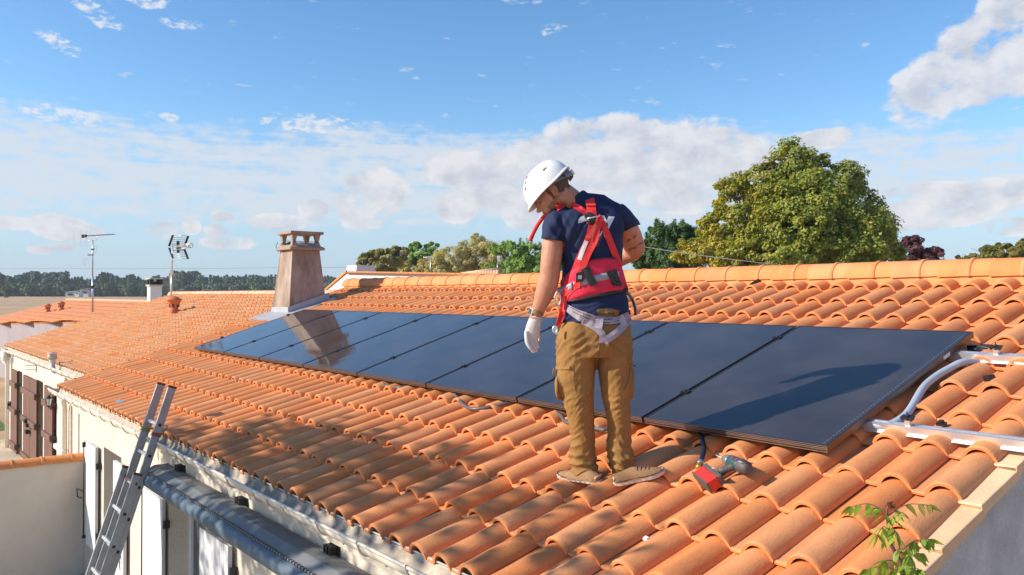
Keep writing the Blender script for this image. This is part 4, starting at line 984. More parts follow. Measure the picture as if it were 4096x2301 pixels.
# ------------------------------------------------------------------ aerials
ZA = lambda x, y: (300+x/4.824, 900+y/4.824)
def aerial1():
    d = 27.0; p = lambda x, y, dv=0: P(*ZA(x, y), d+dv)
    base = p(341, 1445); t = thing('aerial', base, 'long thin television aerial on a tall mast above the left house ridge', 'aerial')
    m = MB(); m.tube([base-np.array([0, 0, .4]), p(341, 1000)], .030, 8); m.tube([p(341, 1000), p(340, 290)], .020, 8); build('mast', m, STEEL, t)
    a, b = p(150, 218, .1), p(765, 180, -.6); ax = (b-a)/np.linalg.norm(b-a)
    m = MB(); m.tube([a, b], .009, 6); build('boom', m, ALU, t)
    sd_ = np.cross(ax, (0, 0, 1)); sd_ /= np.linalg.norm(sd_)
    m = MB()
    for k in range(26):
        q = a+(b-a)*(.12+.86*k/25); m.tube([q-sd_*.055, q+sd_*.055], .0045, 4); m.tube([q-ax*.006, q+ax*.006], .018, 6)
    o = build('director', m, BLACKP, t); o['kind'] = 'stuff'
    m = MB(); m.obox(a, (ax, sd_, (0, 0, 1)), (.03, .03, .055)); m.obox(a+ax*.14, (ax, sd_, (0, 0, 1)), (.04, .03, .045)); build('dipole_box', m, BLACKP, t)
    m = MB()
    for k in range(12):
        z = -.32+.6*k/11; cc = a+ax*(-.05-.09*(1-(z/.35)**2)); m.tube([cc+np.array([0, 0, z])-sd_*.24, cc+np.array([0, 0, z])+sd_*.24], .0016, 4)
    for s in (-.24, 0, .24): m.tube([a+sd_*s+ax*(-.05-.09*(1-(z/.35)**2))+np.array([0, 0, z]) for z in np.linspace(-.32, .28, 9)], .003, 4)
    build('reflector', m, mat('thin_wire', (.6, .6, .62), .5, 0), t)
    m = MB(); m.tube([p(240, 300), p(340, 295)], .007, 5); m.tube([p(243, 285), p(243, 215)], .006, 4); m.tube([p(427, 290), p(427, 205)], .006, 4); m.tube([p(430, 290), p(345, 300)], .006, 4); build('support', m, ALU, t)
    m = MB(); m.tube(spline([p(340, 575), p(380, 560), p(412, 500), p(413, 420), p(395, 400), p(380, 440), p(362, 520), p(345, 560)], 4), .0045, 4); m.tube(spline([p(340, 580), p(260, 590), p(215, 640), p(205, 775), p(172, 775), p(168, 680), p(190, 605), p(215, 600)], 4), .0045, 4); build('folded_dipole', m, STEEL, t)
    m = MB(); m.obox(p(338, 470), (rt_, fw_, (0, 0, 1)), (.045, .03, .02)); m.obox(p(300, 580), (rt_, fw_, (0, 0, 1)), (.09, .02, .015)); m.obox(p(338, 1185), (rt_, fw_, (0, 0, 1)), (.05, .04, .025)); m.obox(p(338, 1215), (rt_, fw_, (0, 0, 1)), (.035, .04, .02)); build('mast_clamp', m, BLACKP, t)
aerial1()
def aerial2():
    d = 19.0; p = lambda x, y, dv=0: P(*ZA(x, y), d+dv)
    base = p(1853, 1300); t = thing('aerial', base, 'grid television aerial with two reflector panels on the far roof ridge', 'aerial')
    m = MB(); m.tube([base-np.array([0, 0, .3]), p(1870, 900)], .020, 8); m.tube([p(1870, 960), p(1885, 400)], .014, 8); build('mast', m, STEEL, t)
    for nm, (a, b, c, e) in dict(u=((1890, 195), (2185, 215), (1815, 410), (2118, 400)), l=((1818, 440), (2112, 470), (1890, 640), (2183, 658))).items():
        dv = -.15
        A, B = p(*a, dv if nm == 'u' else .2), p(*b, dv-.15 if nm == 'u' else .05); C_, E_ = p(*c, .2 if nm == 'u' else dv), p(*e, .05 if nm == 'u' else dv-.15)
        m = MB(); m.obox((A+C_)/2, (C_-A, rt_, fw_), (np.linalg.norm(C_-A)/2, .022, .012)); m.obox((B+E_)/2, (E_-B, rt_, fw_), (np.linalg.norm(E_-B)/2, .022, .012)); build('reflector_arm', m, BLACKP, t)
        m = MB()
        for k in range(6): s = k/5; m.tube([A+(C_-A)*s, B+(E_-B)*s], .0055, 4)
        build('reflector_rod', m, STEEL, t)
    m = MB(); a, b = p(1890, 440), p(2200, 400, -.5); m.tube([a, b], .007, 6); m.tube([p(1900, 490), p(2180, 440, -.5)], .006, 5); m.tube([p(2000, 370), p(2220, 370, -.5)], .006, 5); m.tube([p(2000, 500), p(2240, 420, -.5)], .006, 5)
    for k in range(14):
        q = a+(b-a)*(.2+.8*k/13); m.tube([q-up_*.045, q+up_*.045], .003, 4); m.tube([q-np.cross(fw_, (0, 0, 1))*.07, q+np.cross(fw_, (0, 0, 1))*.07], .003, 4)
    build('boom', m, STEEL, t)
    m = MB(); m.obox(p(1990, 370), (rt_, fw_, up_), (.025, .03, .07)); m.obox(p(1990, 500), (rt_, fw_, up_), (.022, .03, .05)); m.obox(p(2000, 440), (rt_, fw_, up_), (.05, .02, .02)); build('dipole_box', m, BLACKP, t)
    m = MB(); c = p(2230, 398, -.5); m.tube([c+(rt_*math.cos(a)+up_*math.sin(a))*.05 for a in np.linspace(0, 2*PI, 13)], .012, 6); build('end_ring', m, STEEL, t)
    m = MB()
    for s in (-1, 1):
        m.tube(spline([p(1990, 440), p(1950, 440-s*45), p(1900, 440-s*60), p(1860, 440-s*65)], 4), .008, 5); m.tube(spline([p(1990, 440), p(2040, 440-s*40), p(2100, 440-s*50)], 4), .008, 5)
    build('folded_dipole', m, STEEL, t)
    m = MB(); m.obox(p(1868, 930), (rt_, fw_, up_), (.03, .035, .04)); m.tube(spline([p(1868, 950), p(1835, 1010), p(1840, 1150), p(1845, 1290)], 4), .010, 6); m.tube(spline([p(1868, 940), p(1905, 960), p(1890, 1030)], 4), .008, 5); m.obox(p(1875, 700), (rt_, fw_, up_), (.025, .03, .01)); build('cable', m, MORTAR, t)
aerial2()

# ------------------------------------------------------------------ white house behind the ridge
def white_house():
    ZW = lambda x, y: (1250+x/4.293, 1050+y/4.293)
    d = 19.0; p = lambda x, y, dv=0: P(*ZW(x, y), d+dv)
    pk = p(597, 170); t = thing('house', pk*np.array([1, 1, 0])+np.array([0, 0, .5]), 'white house with a stubby white chimney behind the orange ridge', 'house')
    base = .3
    c1 = pk; c2 = P(2020, 1101, 16.2)                    # long wall, shaded pink
    g = P(1300, 1165, 22.5)                              # foot of the sloping gable top
    def lo(q): q = q.copy(); q[2] = base; return q
    m = MB(); m.add([c1, c2, lo(c2), lo(c1), g, lo(g)], [(0, 3, 2, 1), (0, 4, 5, 3)]); q2 = c2+(g-c1)*1.0; q2[2] = g[2]; m.add([g, q2, lo(q2), lo(g), c2, lo(c2)], [(0, 1, 2, 3), (1, 4, 5, 2)]); build('wall', m, mat('pink_white_render', (.78, .68, .62), .9, .04, 3, .2, 50), t)
    m = MB(); m.add([c1+(0, 0, .0), c2, q2, g], [(0, 1, 2, 3)]); m.prism([c1+np.array([0, 0, .0]), g, g+np.array([0, 0, .05]), c1+np.array([0, 0, .05])], fw_*-.12); build('roof', m, MATS['terracotta_plain'], t)
    e = (c2-c1)/np.linalg.norm(c2-c1); n = 34; out = -np.cross(e, (0, 0, 1)); out = out if out@(CAM-c1) > 0 else -out
    for k in range(n):
        a = c1+(c2-c1)*k/n; b = c1+(c2-c1)*(k+.95)/n; m = MB(); m.obox((a+b)/2+np.array([0, 0, .01]), (e, out, (0, 0, 1)), (np.linalg.norm(b-a)/2, .08, .018)); build('coping_tile', m, MATS['terracotta_plain'], t)
    cb = p(830, 160, 1.0); ct = p(830, 55, 1.0); m = MB(); h1, h2 = .33, .20; z0, z1 = cb[2]-.6, ct[2]
    def sq(c, h, z): return [(c[0]-h, c[1]-h, z), (c[0]+h, c[1]-h, z), (c[0]+h, c[1]+h, z), (c[0]-h, c[1]+h, z)]
    m.add(sq(cb, .36, z0)+sq(cb, .24, z1), [(0, 1, 5, 4), (1, 2, 6, 5), (2, 3, 7, 6), (3, 0, 4, 7), (4, 5, 6, 7)]); build('chimney', m, STUCCO_W, t)
    # bit of tiled roof on its right end
    a = P(1846, 1107, 17.0); b = P(1990, 1088, 16.8); ax = (b-a); L_ = np.linalg.norm(ax); ax /= L_; v, f, sm = half_tile_geo(.055, .05, .42, 8, .01); me = mesh('roof_tile', v, f, sm); me.materials.append(MATS['terracotta_ridge_pale'])
    for k in range(14):
        q = a+(b-a)*k/13; dn_ = -fw_*.9+np.array([0, 0, -.42]); dn_ /= np.linalg.norm(dn_); inst('roof_tile', me, mtx(q, dn_, np.cross((0, 0, 1), dn_), (0, 0, 1)), t)
    m = MB(); m.tube([a+fw_*.05+np.array([0, 0, .03]), b+np.array([0, 0, .03])], .06, 8); build('ridge', m, MATS['terracotta_ridge_pale'], t)
    # two small aerials
    for lab, pts in (('thin small aerial with one crossbar standing on the white house', [(1722, 1110, 1035), 'bar']), ('small pale square aerial on a pole behind the ridge, left of the man', [(1990, 1095, 1050), 'pane'])):
        x, y0, y1 = pts[0]; dd = 19.5 if pts[1] == 'bar' else 21; s = thing('aerial', P(x, y0, dd), lab, 'aerial'); m = MB(); m.tube([P(x, y0+8, dd), P(x, y1, dd)], .012, 6); build('mast', m, STEEL, s)
        m = MB()
        if pts[1] == 'bar':
            m.tube([P(x-28, y1-5, dd), P(x+24, y1-8, dd)], .008, 5)
            for k in range(6): q = x-28+k*10; m.tube([P(q, y1-10, dd), P(q, y1+1, dd)], .005, 4)
            m2 = MB(); m2.tube([P(x, y1+22, dd), P(x+31, y1+21, dd)], .007, 5); build('lower_bar', m2, mat('yellow_rod', (.7, .55, .2), .5), s)
        else:
            for k in range(6): m.tube([P(x+2, y1-24+k*4, dd), P(x+17, y1-24+k*4, dd)], .010, 4)
            m.tube([P(x+2, y1-26, dd), P(x+2, y1-2, dd)], .012, 4); m.tube([P(x+17, y1-26, dd), P(x+17, y1-2, dd)], .008, 4)
        build('element', m, WHITEP, s)
white_house()
# overhead wires
mb = MB(); mb.tube([P(-300, 1072, 75), P(500, 1076, 72), P(1200, 1071, 70), P(1500, 1068, 70)], .012, 4); build('overhead_wire', mb, mat('wire_grey', (.2, .2, .21), .6, 0), None, 'thin overhead wire crossing the sky above the left treeline', 'wire')
mb = MB(); mb.tube(spline([P(2560, 985, 15), P(2700, 1008, 14), P(2900, 1035, 13), P(3110, 1060, 12.5)], 5), .006, 5); build('service_cable', mb, MATS['wire_grey'], None, 'grey service cable sagging from behind the elbow of the man to the ridge', 'cable')
# low hay-coloured sheds by the far wood
def sheds():
    for (x, y, w, h, d, c, lab) in ((290, 1174, 38, 11, 300, (.5, .5, .52), 'grey open shed at the foot of the left wood'), (345, 1166, 34, 14, 310, (.62, .55, .60), 'pale pink shed by the left wood behind the tall mast'), (316, 1176, 16, 14, 296, (.72, .70, .66), 'small white van parked between the two sheds')):
        a = P(x, y+7, d); s = d/FPX; t = thing('van' if 'van' in lab else 'shed', a, lab, 'van' if 'van' in lab else 'shed')
        m = MB(); m.obox(a+np.array([0, 0, h*s*.5-.8]), (rt_, fw_, (0, 0, 1)), (w*s/2, 1.5, h*s/2+.8)); build('body', m, mat('shed_'+str(x), c, .8, .2, 1), t)
        if 'van' in lab:
            m = MB(); m.obox(a+np.array([0, 0, h*s*.72])-fw_*1.0, (rt_, fw_, (0, 0, 1)), (w*s*.3, .6, h*s*.13)); build('window', m, DARK, t)
        else:
            m = MB(); q = a+np.array([0, 0, h*s]); m.prism([q-rt_*w*s*.58-fw_*2, q-rt_*w*s*.58+fw_*2, q-rt_*w*s*.58+fw_*2+np.array([0, 0, .3])], rt_*w*s*1.16+np.array([0, 0, h*s*.35])); build('roof', m, mat('shed_roof', (.55, .53, .52), .6, .1), t)
            m = MB(); m.obox(a+np.array([0, 0, h*s*.25])-fw_*1.3, (rt_, fw_, (0, 0, 1)), (w*s*.28, .3, h*s*.3)); build('opening', m, DARK, t)
sheds()
# ------------------------------------------------------------------ trees
def leafmat(name, rough=.55, trans=.40):
    return mat(name, (.1, .2, .05), rough, .12, 3, attr='leafcol', trans=trans, spec=.35)
LEAFM = leafmat('leaf_green')
def leaf_mesh(name, pos, nrm, size, cols, shape='leaf', jit=.35):
    n = len(pos); pos = np.asarray(pos); size = np.asarray(size).reshape(-1, 1)
    nrm = nrm+rng.normal(0, jit, (n, 3)); nrm /= np.linalg.norm(nrm, axis=1, keepdims=True)+1e-9
    a = rng.normal(0, 1, (n, 3)); u = np.cross(nrm, a); u /= np.linalg.norm(u, axis=1, keepdims=True)+1e-9; w = np.cross(nrm, u)
    if shape == 'needle': k = [(-.16, -1), (.16, -1), (.10, 1), (-.10, 1)]
    elif shape == 'maple': k = [(0, -.9), (.85, -.15), (.35, .2), (0, 1.0), (-.35, .2), (-.85, -.15)]
    else: k = [(0, -1), (.55, 0), (0, 1), (-.55, 0)]
    m = len(k); V = np.empty((n, m, 3))
    for i, (p, q) in enumerate(k): V[:, i] = pos+u*size*p+w*size*q+nrm*size*(.22*abs(p)-.0)
    V = V.reshape(-1, 3)
    me = bpy.data.meshes.new(name); me.vertices.add(n*m); me.vertices.foreach_set('co', V.ravel())
    me.loops.add(n*m); me.loops.foreach_set('vertex_index', np.arange(n*m, dtype=np.int32)); me.polygons.add(n)
    me.polygons.foreach_set('loop_start', np.arange(0, n*m, m, dtype=np.int32)); me.polygons.foreach_set('loop_total', np.full(n, m, dtype=np.int32))
    me.update(calc_edges=True)
    ca = me.color_attributes.new('leafcol', 'FLOAT_COLOR', 'CORNER'); cc = np.ones((n, m, 4)); cc[:, :, :3] = np.asarray(cols)[:, None, :]; ca.data.foreach_set('color', cc.ravel())
    return me
def lerp(a, b, t): a, b = np.asarray(a), np.asarray(b); t = np.asarray(t).reshape(-1, 1); return a*(1-t)+b*t
def tree(label, lobes, d, n, size, palette, base_px, shape='leaf', shell=.45, cat='tree', name='tree', trunk_r=.16, group=None, colfn=None, tuft=0, gaps=.42, clump=.55, deep=1.0, spikes=0, down=0, twigs=True):
    """lobes: (x, y, radius px, radius y px, depth offset in radii) as surveyed; built as solid volumes of leaves at depth d"""
    s = d/FPX; L_ = []
    for l in lobes:
        x, y, rx, ry = l[:4]; dz = l[4] if len(l) > 4 else 0
        L_.append((P(x, y, d)+fw_*dz*rx*s, rx*s, ry*s))
    wts = np.array([l[1]**2*l[2] for l in L_])**.75; wts /= wts.sum()
    # sub clumps spread over each lobe's surface make the crown lumpy
    cl = []
    for (c, rx, ry), w in zip(L_, wts):
        k = max(6, int(w*n/70))
        v = rng.normal(0, 1, (k, 3)); v /= np.linalg.norm(v, axis=1, keepdims=True)
        r = 1-shell*rng.beta(1.0, 1.9, (k, 1))
        off = v*r; pts = c+rt_*off[:, :1]*rx+fw_*off[:, 1:2]*rx*deep+up_*off[:, 2:3]*ry
        cl.append(np.hstack([pts, v, np.full((k, 1), min(rx, ry))]))
    cl = np.concatenate(cl)
    # drop clumps buried deep inside other lobes (they would not show) but keep some
    per = max(8, int(n/len(cl)))
    cr = clump*1.15*np.minimum(cl[:, 6:7], 1.6)*rng.uniform(.30, .62, (len(cl), 1))
    hole = np.array([mn.noise(tuple(q[:3]*1.1)) for q in cl])
    cl = cl[hole > -gaps]; cr = cr[hole > -gaps]; per = max(8, int(n/len(cl)))
    o = rng.normal(0, 1, (len(cl), per, 3)); o /= np.linalg.norm(o, axis=2, keepdims=True); o *= rng.uniform(.35, 1, (len(cl), per, 1))**.6
    pos = cl[:, None, :3]+o*cr[:, None, :]*np.array([1, 1, .72]); nr = o*.8+cl[:, None, 3:6]*.5+np.array([0, 0, .45])
    if spikes: 
        sp = rng.rand(len(cl)) < spikes; pos[sp] = cl[sp][:, None, :3]+(o[sp]*cr[sp][:, None, :]*np.array([.3, .3, 1.6])+np.array([0, 0, .5])*cr[sp][:, None, :])
    pos = pos.reshape(-1, 3); nr = nr.reshape(-1, 3)
    ctone = np.repeat(rng.uniform(0, 1, len(cl)), per); tone = np.clip(ctone*.55+rng.uniform(0, 1, len(pos))*.45, 0, 1)
    cols = lerp(palette[0], palette[1], tone)
    if len(palette) > 2:
        t = rng.rand(len(pos)) < .16*ctone; cols[t] = lerp(palette[2], palette[1], rng.rand(t.sum()))[:]
    if colfn is not None: cols = colfn(pos, cols, tone)
    me = leaf_mesh('crown', pos, nr, size*rng.uniform(.6, 1.25, len(pos)), cols, shape); me.materials.append(LEAFM)
    base = P(*base_px, d); base[2] = gz(base[0], base[1])
    t = thing(name, base, label, cat, group)
    me.transform(Matrix.Translation(Vector(-base))); c = bpy.data.objects.new('crown', me); COL.objects.link(c); c.parent = t; ORG[c.name] = base
    bark = mat('bark', (.12, .085, .06), .9, .3, 12, .6, 30)
    m = MB(); cen = np.average([l[0] for l in L_], axis=0, weights=wts); top = cen.copy()
    m.tube(spline([base-np.array([0, 0, .3]), base*.4+cen*.6, cen+np.array([0, 0, .2])], 5), [trunk_r*(1-.75*i/10) for i in range(11)], 8); build('trunk', m, bark, t)
    m = MB()
    for (lc, rx, ry) in L_:
        j = base*.45+cen*.55; mid = (j+lc)/2+rng.normal(0, .12, 3); pts = spline([j, mid, lc], 4); m.tube(pts, [trunk_r*.45*(1-.8*i/8) for i in range(9)], 6)
        if twigs:
            for q in range(5):
                v = rng.normal(0, 1, 3); v[2] = abs(v[2]); v /= np.linalg.norm(v); e = lc+v*np.array([rx, rx, ry])*.95; m.tube(spline([lc, (lc+e)/2+rng.normal(0, .08, 3), e], 3), [trunk_r*.12*(1-.7*i/6) for i in range(7)], 4)
    build('limb', m, bark, t)
    return t
D_ = 1.59
def lb(*a): return [(x*D_, y*D_, rx*D_, ry*D_)+tuple(r) for x, y, rx, ry, *r in a]
GRN = (.055, .115, .018); OLV = (.20, .21, .035); YEL = (.42, .27, .03)
def maplecol(pos, cols, tone):
    # autumn turning: the side and the foot of the crown away from the house wall have more yellow leaves
    u = (pos-CAM)@rt_/((pos-CAM)@fw_); px = u*2074+1288; z = pos[:, 2]
    w = np.clip((1960-px)/300, -.15, 1)*.75+.10+np.clip((5.2-z)/6, 0, .35); w += .22*np.array([mn.noise(tuple(q*.9)) for q in pos])
    y = rng.rand(len(pos)) < np.clip(w+.02, .05, .9)*.8
    cols[y] = lerp((.40, .35, .05), (.66, .45, .07), rng.rand(y.sum())); return cols
tree('big round maple turning yellow on its left side behind the roof ridge', lb((1990, 408, 58, 54), (2010, 450, 70, 55), (1905, 465, 62, 50), (2110, 460, 66, 52), (2000, 520, 120, 80, -.4), (1850, 500, 60, 50), (2150, 520, 62, 60), (1830, 570, 78, 50, -.3), (1960, 590, 130, 70, -.6), (2110, 590, 110, 75, -.4), (2190, 590, 60, 62), (2232, 560, 28, 34), (1785, 560, 30, 24), (1800, 630, 95, 40, -.3), (1745, 640, 50, 34), (1720, 620, 24, 18), (1900, 650, 140, 50, -.6), (2060, 650, 130, 60, -.6), (2190, 650, 75, 55, -.1), (2065, 420, 34, 30), (1945, 430, 40, 34), (2235, 620, 30, 40)),
     26, 130000, .053, ((.12, .18, .03), (.40, .42, .07), YEL), (1990*D_, 800*D_), 'maple', shell=.55, colfn=maplecol, gaps=.36, clump=.62, trunk_r=.26)
tree('dark green cypress tree between the man and the big maple', lb((1655, 600, 32, 38), (1700, 590, 45, 30), (1625, 640, 30, 45), (1680, 650, 60, 45), (1740, 610, 40, 35), (1735, 655, 40, 30), (1600, 650, 20, 30)), 30, 26000, .09, ((.05, .11, .035), (.16, .27, .08)), (1680*D_, 800*D_), 'needle', shell=.4, spikes=.35, gaps=.5)
tree('purple leaved tree peeping out right of the big maple', lb((2290, 625, 32, 34), (2335, 645, 38, 26), (2300, 655, 50, 24), (2370, 660, 18, 14)), 30, 11000, .075, ((.10, .03, .045), (.24, .09, .11), (.3, .15, .12)), (2310*D_, 800*D_), shell=.6, gaps=.3)
tree('olive and orange tree at the right edge behind the ridge', lb((2470, 640, 45, 22), (2520, 635, 45, 22), (2570, 630, 30, 26), (2430, 650, 25, 12), (2600, 640, 40, 40)), 34, 15000, .085, ((.10, .15, .03), (.32, .26, .06), (.52, .30, .08)), (2520*D_, 800*D_), 'maple', shell=.5, gaps=.35)
tree('chestnut coloured broad leaved tree just right of the white chimney', lb((935, 655, 30, 22), (975, 650, 34, 26), (1000, 640, 26, 20), (950, 675, 45, 20), (910, 672, 14, 12)), 46, 14000, .15, ((.20, .24, .08), (.48, .40, .18), (.5, .36, .18)), (960*D_, 790*D_), shell=.5, gaps=.8)
tree('feathery light green acacia standing above its neighbours left of the willow', lb((1050, 630, 22, 20), (1085, 625, 20, 16), (1070, 645, 38, 22), (1040, 665, 28, 20)), 52, 9500, .13, ((.20, .36, .11), (.42, .56, .22)), (1066*D_, 790*D_), shell=.7, gaps=.5)
tree('brownish willow with a ragged top in the middle of the back row', lb((1190, 620, 36, 26), (1210, 645, 62, 42), (1140, 655, 55, 34), (1245, 655, 40, 32), (1090, 672, 48, 24), (1200, 600, 16, 14), (1020, 680, 60, 16), (1120, 680, 80, 16), (1000, 660, 30, 20)), 50, 30000, .11, ((.38, .34, .15), (.68, .60, .30), (.66, .60, .28)), (1190*D_, 790*D_), 'needle', shell=.5, gaps=.8)
tree('bright green umbrella pine left of the shoulder of the man', lb((1290, 630, 42, 22), (1335, 640, 38, 26), (1370, 650, 30, 32), (1320, 665, 50, 26), (1255, 625, 26, 14), (1400, 655, 30, 28), (1270, 675, 60, 20), (1350, 682, 60, 18)), 44, 24000, .11, ((.17, .30, .06), (.42, .56, .14)), (1320*D_, 790*D_), 'needle', shell=.35, gaps=.5, spikes=.25)
tree('low yellow green shrub showing above the far ridge beside the chimney', lb((640, 731, 20, 5), (670, 733, 18, 4)), 60, 1500, .10, ((.10, .14, .02), (.28, .30, .05)), (655*D_, 760*D_), shell=.6, name='shrub', cat='shrub', trunk_r=.05, twigs=False)
tree('pale round bush at the edge of the dry field, left edge', lb((12, 736, 12, 12),), 250, 700, .55, ((.10, .14, .06), (.22, .26, .13)), (12*D_, 750*D_), name='bush', cat='bush', trunk_r=.2, twigs=False)
# far wood
def wood():
    POS = []; COLS = []; NR = []; SZ = []
    def one(px, top, d, w, conif, tint):
        s = d/2074; base = P(px*D_, 741*D_, d); base[2] = gz(base[0], base[1]); ztop = CAM[2]+(741-top)*s; H = ztop-base[2]
        n = int(150+w*9); t = rng.rand(n)**.75
        if conif: r = (1-t)**.8*w*s*.55+.25
        else: r = np.sqrt(np.clip(1-((t-.55)/.55)**2, .02, 1))*w*s*.6
        a = rng.rand(n)*2*PI; k = .55+.45*rng.rand(n); lump = 1+.25*np.sin(a*3+t*9)
        p = base+np.stack([np.cos(a)*r*k*lump, np.sin(a)*r*k*lump, t*H], 1)
        POS.append(p); NR.append(np.stack([np.cos(a), np.sin(a), .5+0*a], 1)); SZ.append(rng.uniform(.35, .75, n)*(.8 if conif else 1)*d/330)
        c = lerp((.06, .10, .07), (.16, .21, .13), rng.rand(n)*.8+.1)*tint; COLS.append(c)  # greens lifted and blued: distance haze put into the leaf colour
    x = -160
    while x < 870:
        top = 694+6*math.sin(x*.021)+4*math.sin(x*.09)+rng.uniform(-4, 4)
        if x < 150: top = 690+7*math.sin(x*.05)+rng.uniform(-3, 3)
        if 90 < x < 175: top = 688+rng.uniform(-6, 5)
        if 170 < x < 245: top = 700+rng.uniform(-5, 5)
        if 425 < x < 500: top = 684+rng.uniform(-3, 5)
        if x > 500: top = 694+rng.uniform(-3, 4)
        if x > 820: top = 692+(x-820)*.3
        conif = (170 < x < 430) or x > 520
        one(x, top, 335+rng.uniform(-10, 25), rng.uniform(13, 22), conif and rng.rand() < .8, np.array([1, 1, 1.05])*rng.uniform(.8, 1.25)); x += rng.uniform(5, 9)
    for x in list(range(-160, 870, 11)): one(x, 716+rng.uniform(-4, 4), 322+rng.uniform(-4, 4), 20, False, np.array([1.1, 1.0, .9])*rng.uniform(.8, 1.2))
    for x in list(range(-700, -160, 16))+list(range(870, 3600, 18)): one(x, 700+rng.uniform(-5, 5), 360, 28, False, np.array([1, 1, 1]))
    me = leaf_mesh('far_wood', np.concatenate(POS), np.concatenate(NR), np.concatenate(SZ)*1.0, np.concatenate(COLS), 'leaf', .5); me.materials.append(mat('far_leaf', (.1, .2, .05), .8, .2, .05, attr='leafcol', spec=.1))
    o = bpy.data.objects.new('far_wood', me); COL.objects.link(o); tag(o, 'dark green wood beyond the dry field', kind='stuff')
wood()
# the tree beside the house (behind the camera's left) that throws dappled shade over the eaves and the wall
def shade_tree():
    pos = []
    def top(x): return float(np.interp(x, [3.4, 3.9, 4.8, 5.9, 7.05, 8.05, 8.84, 9.5], [-1.75, -1.45, -1.08, -.86, -.82, -.72, -.74, -1.15]))
    clumps = []
    for k in range(440):
        x = rng.uniform(3.7, 9.6); tb = top(x); b = tb-rng.rand()**1.45*5.0-rng.uniform(-.05, .12)
        if x > 8.6 and b > -1.1 and rng.rand() < .6: continue
        if x > 9.2 and rng.rand() < .5: continue
        if b < -6.5: continue
        dens = 1 if x < 7.0 else .40
        if rng.rand() > dens: continue
        s = rng.uniform(5.2, 7.2); clumps.append(RP(x, b, -.1)+SUN*s)
    clumps = np.array(clumps); per = 24
    o = rng.normal(0, 1, (len(clumps), per, 3))*np.array([.12, .12, .10]); pos = (clumps[:, None]+o).reshape(-1, 3)
    cols = lerp((.05, .11, .02), (.14, .2, .04), rng.rand(len(pos)))
    me = leaf_mesh('crown', pos, np.tile([0, 0, 1.], (len(pos), 1)), rng.uniform(.055, .09, len(pos)), cols, 'leaf', .6); me.materials.append(LEAFM)
    c = clumps.mean(0); base = np.array([c[0]-.8, c[1]-1.2, .5]); t = thing('tree', base, 'leafy tree in front of the house whose dappled shade falls on the lower eaves', 'tree')
    me.transform(Matrix.Translation(Vector(-base))); q = bpy.data.objects.new('crown', me); COL.objects.link(q); q.parent = t
    m = MB(); m.tube(spline([base, base+(0, .3, 2.5), c], 5), [.2-.012*i for i in range(11)], 8); build('trunk', m, MATS['bark'], t)
    m = MB()
    for i in range(0, len(clumps), 9): m.tube(spline([c-(0, 0, 1.5), (c+clumps[i])/2+rng.normal(0, .2, 3), clumps[i]], 3), [.05, .045, .04, .03, .022, .015, .01], 4)
    build('limb', m, MATS['bark'], t)
shade_tree()
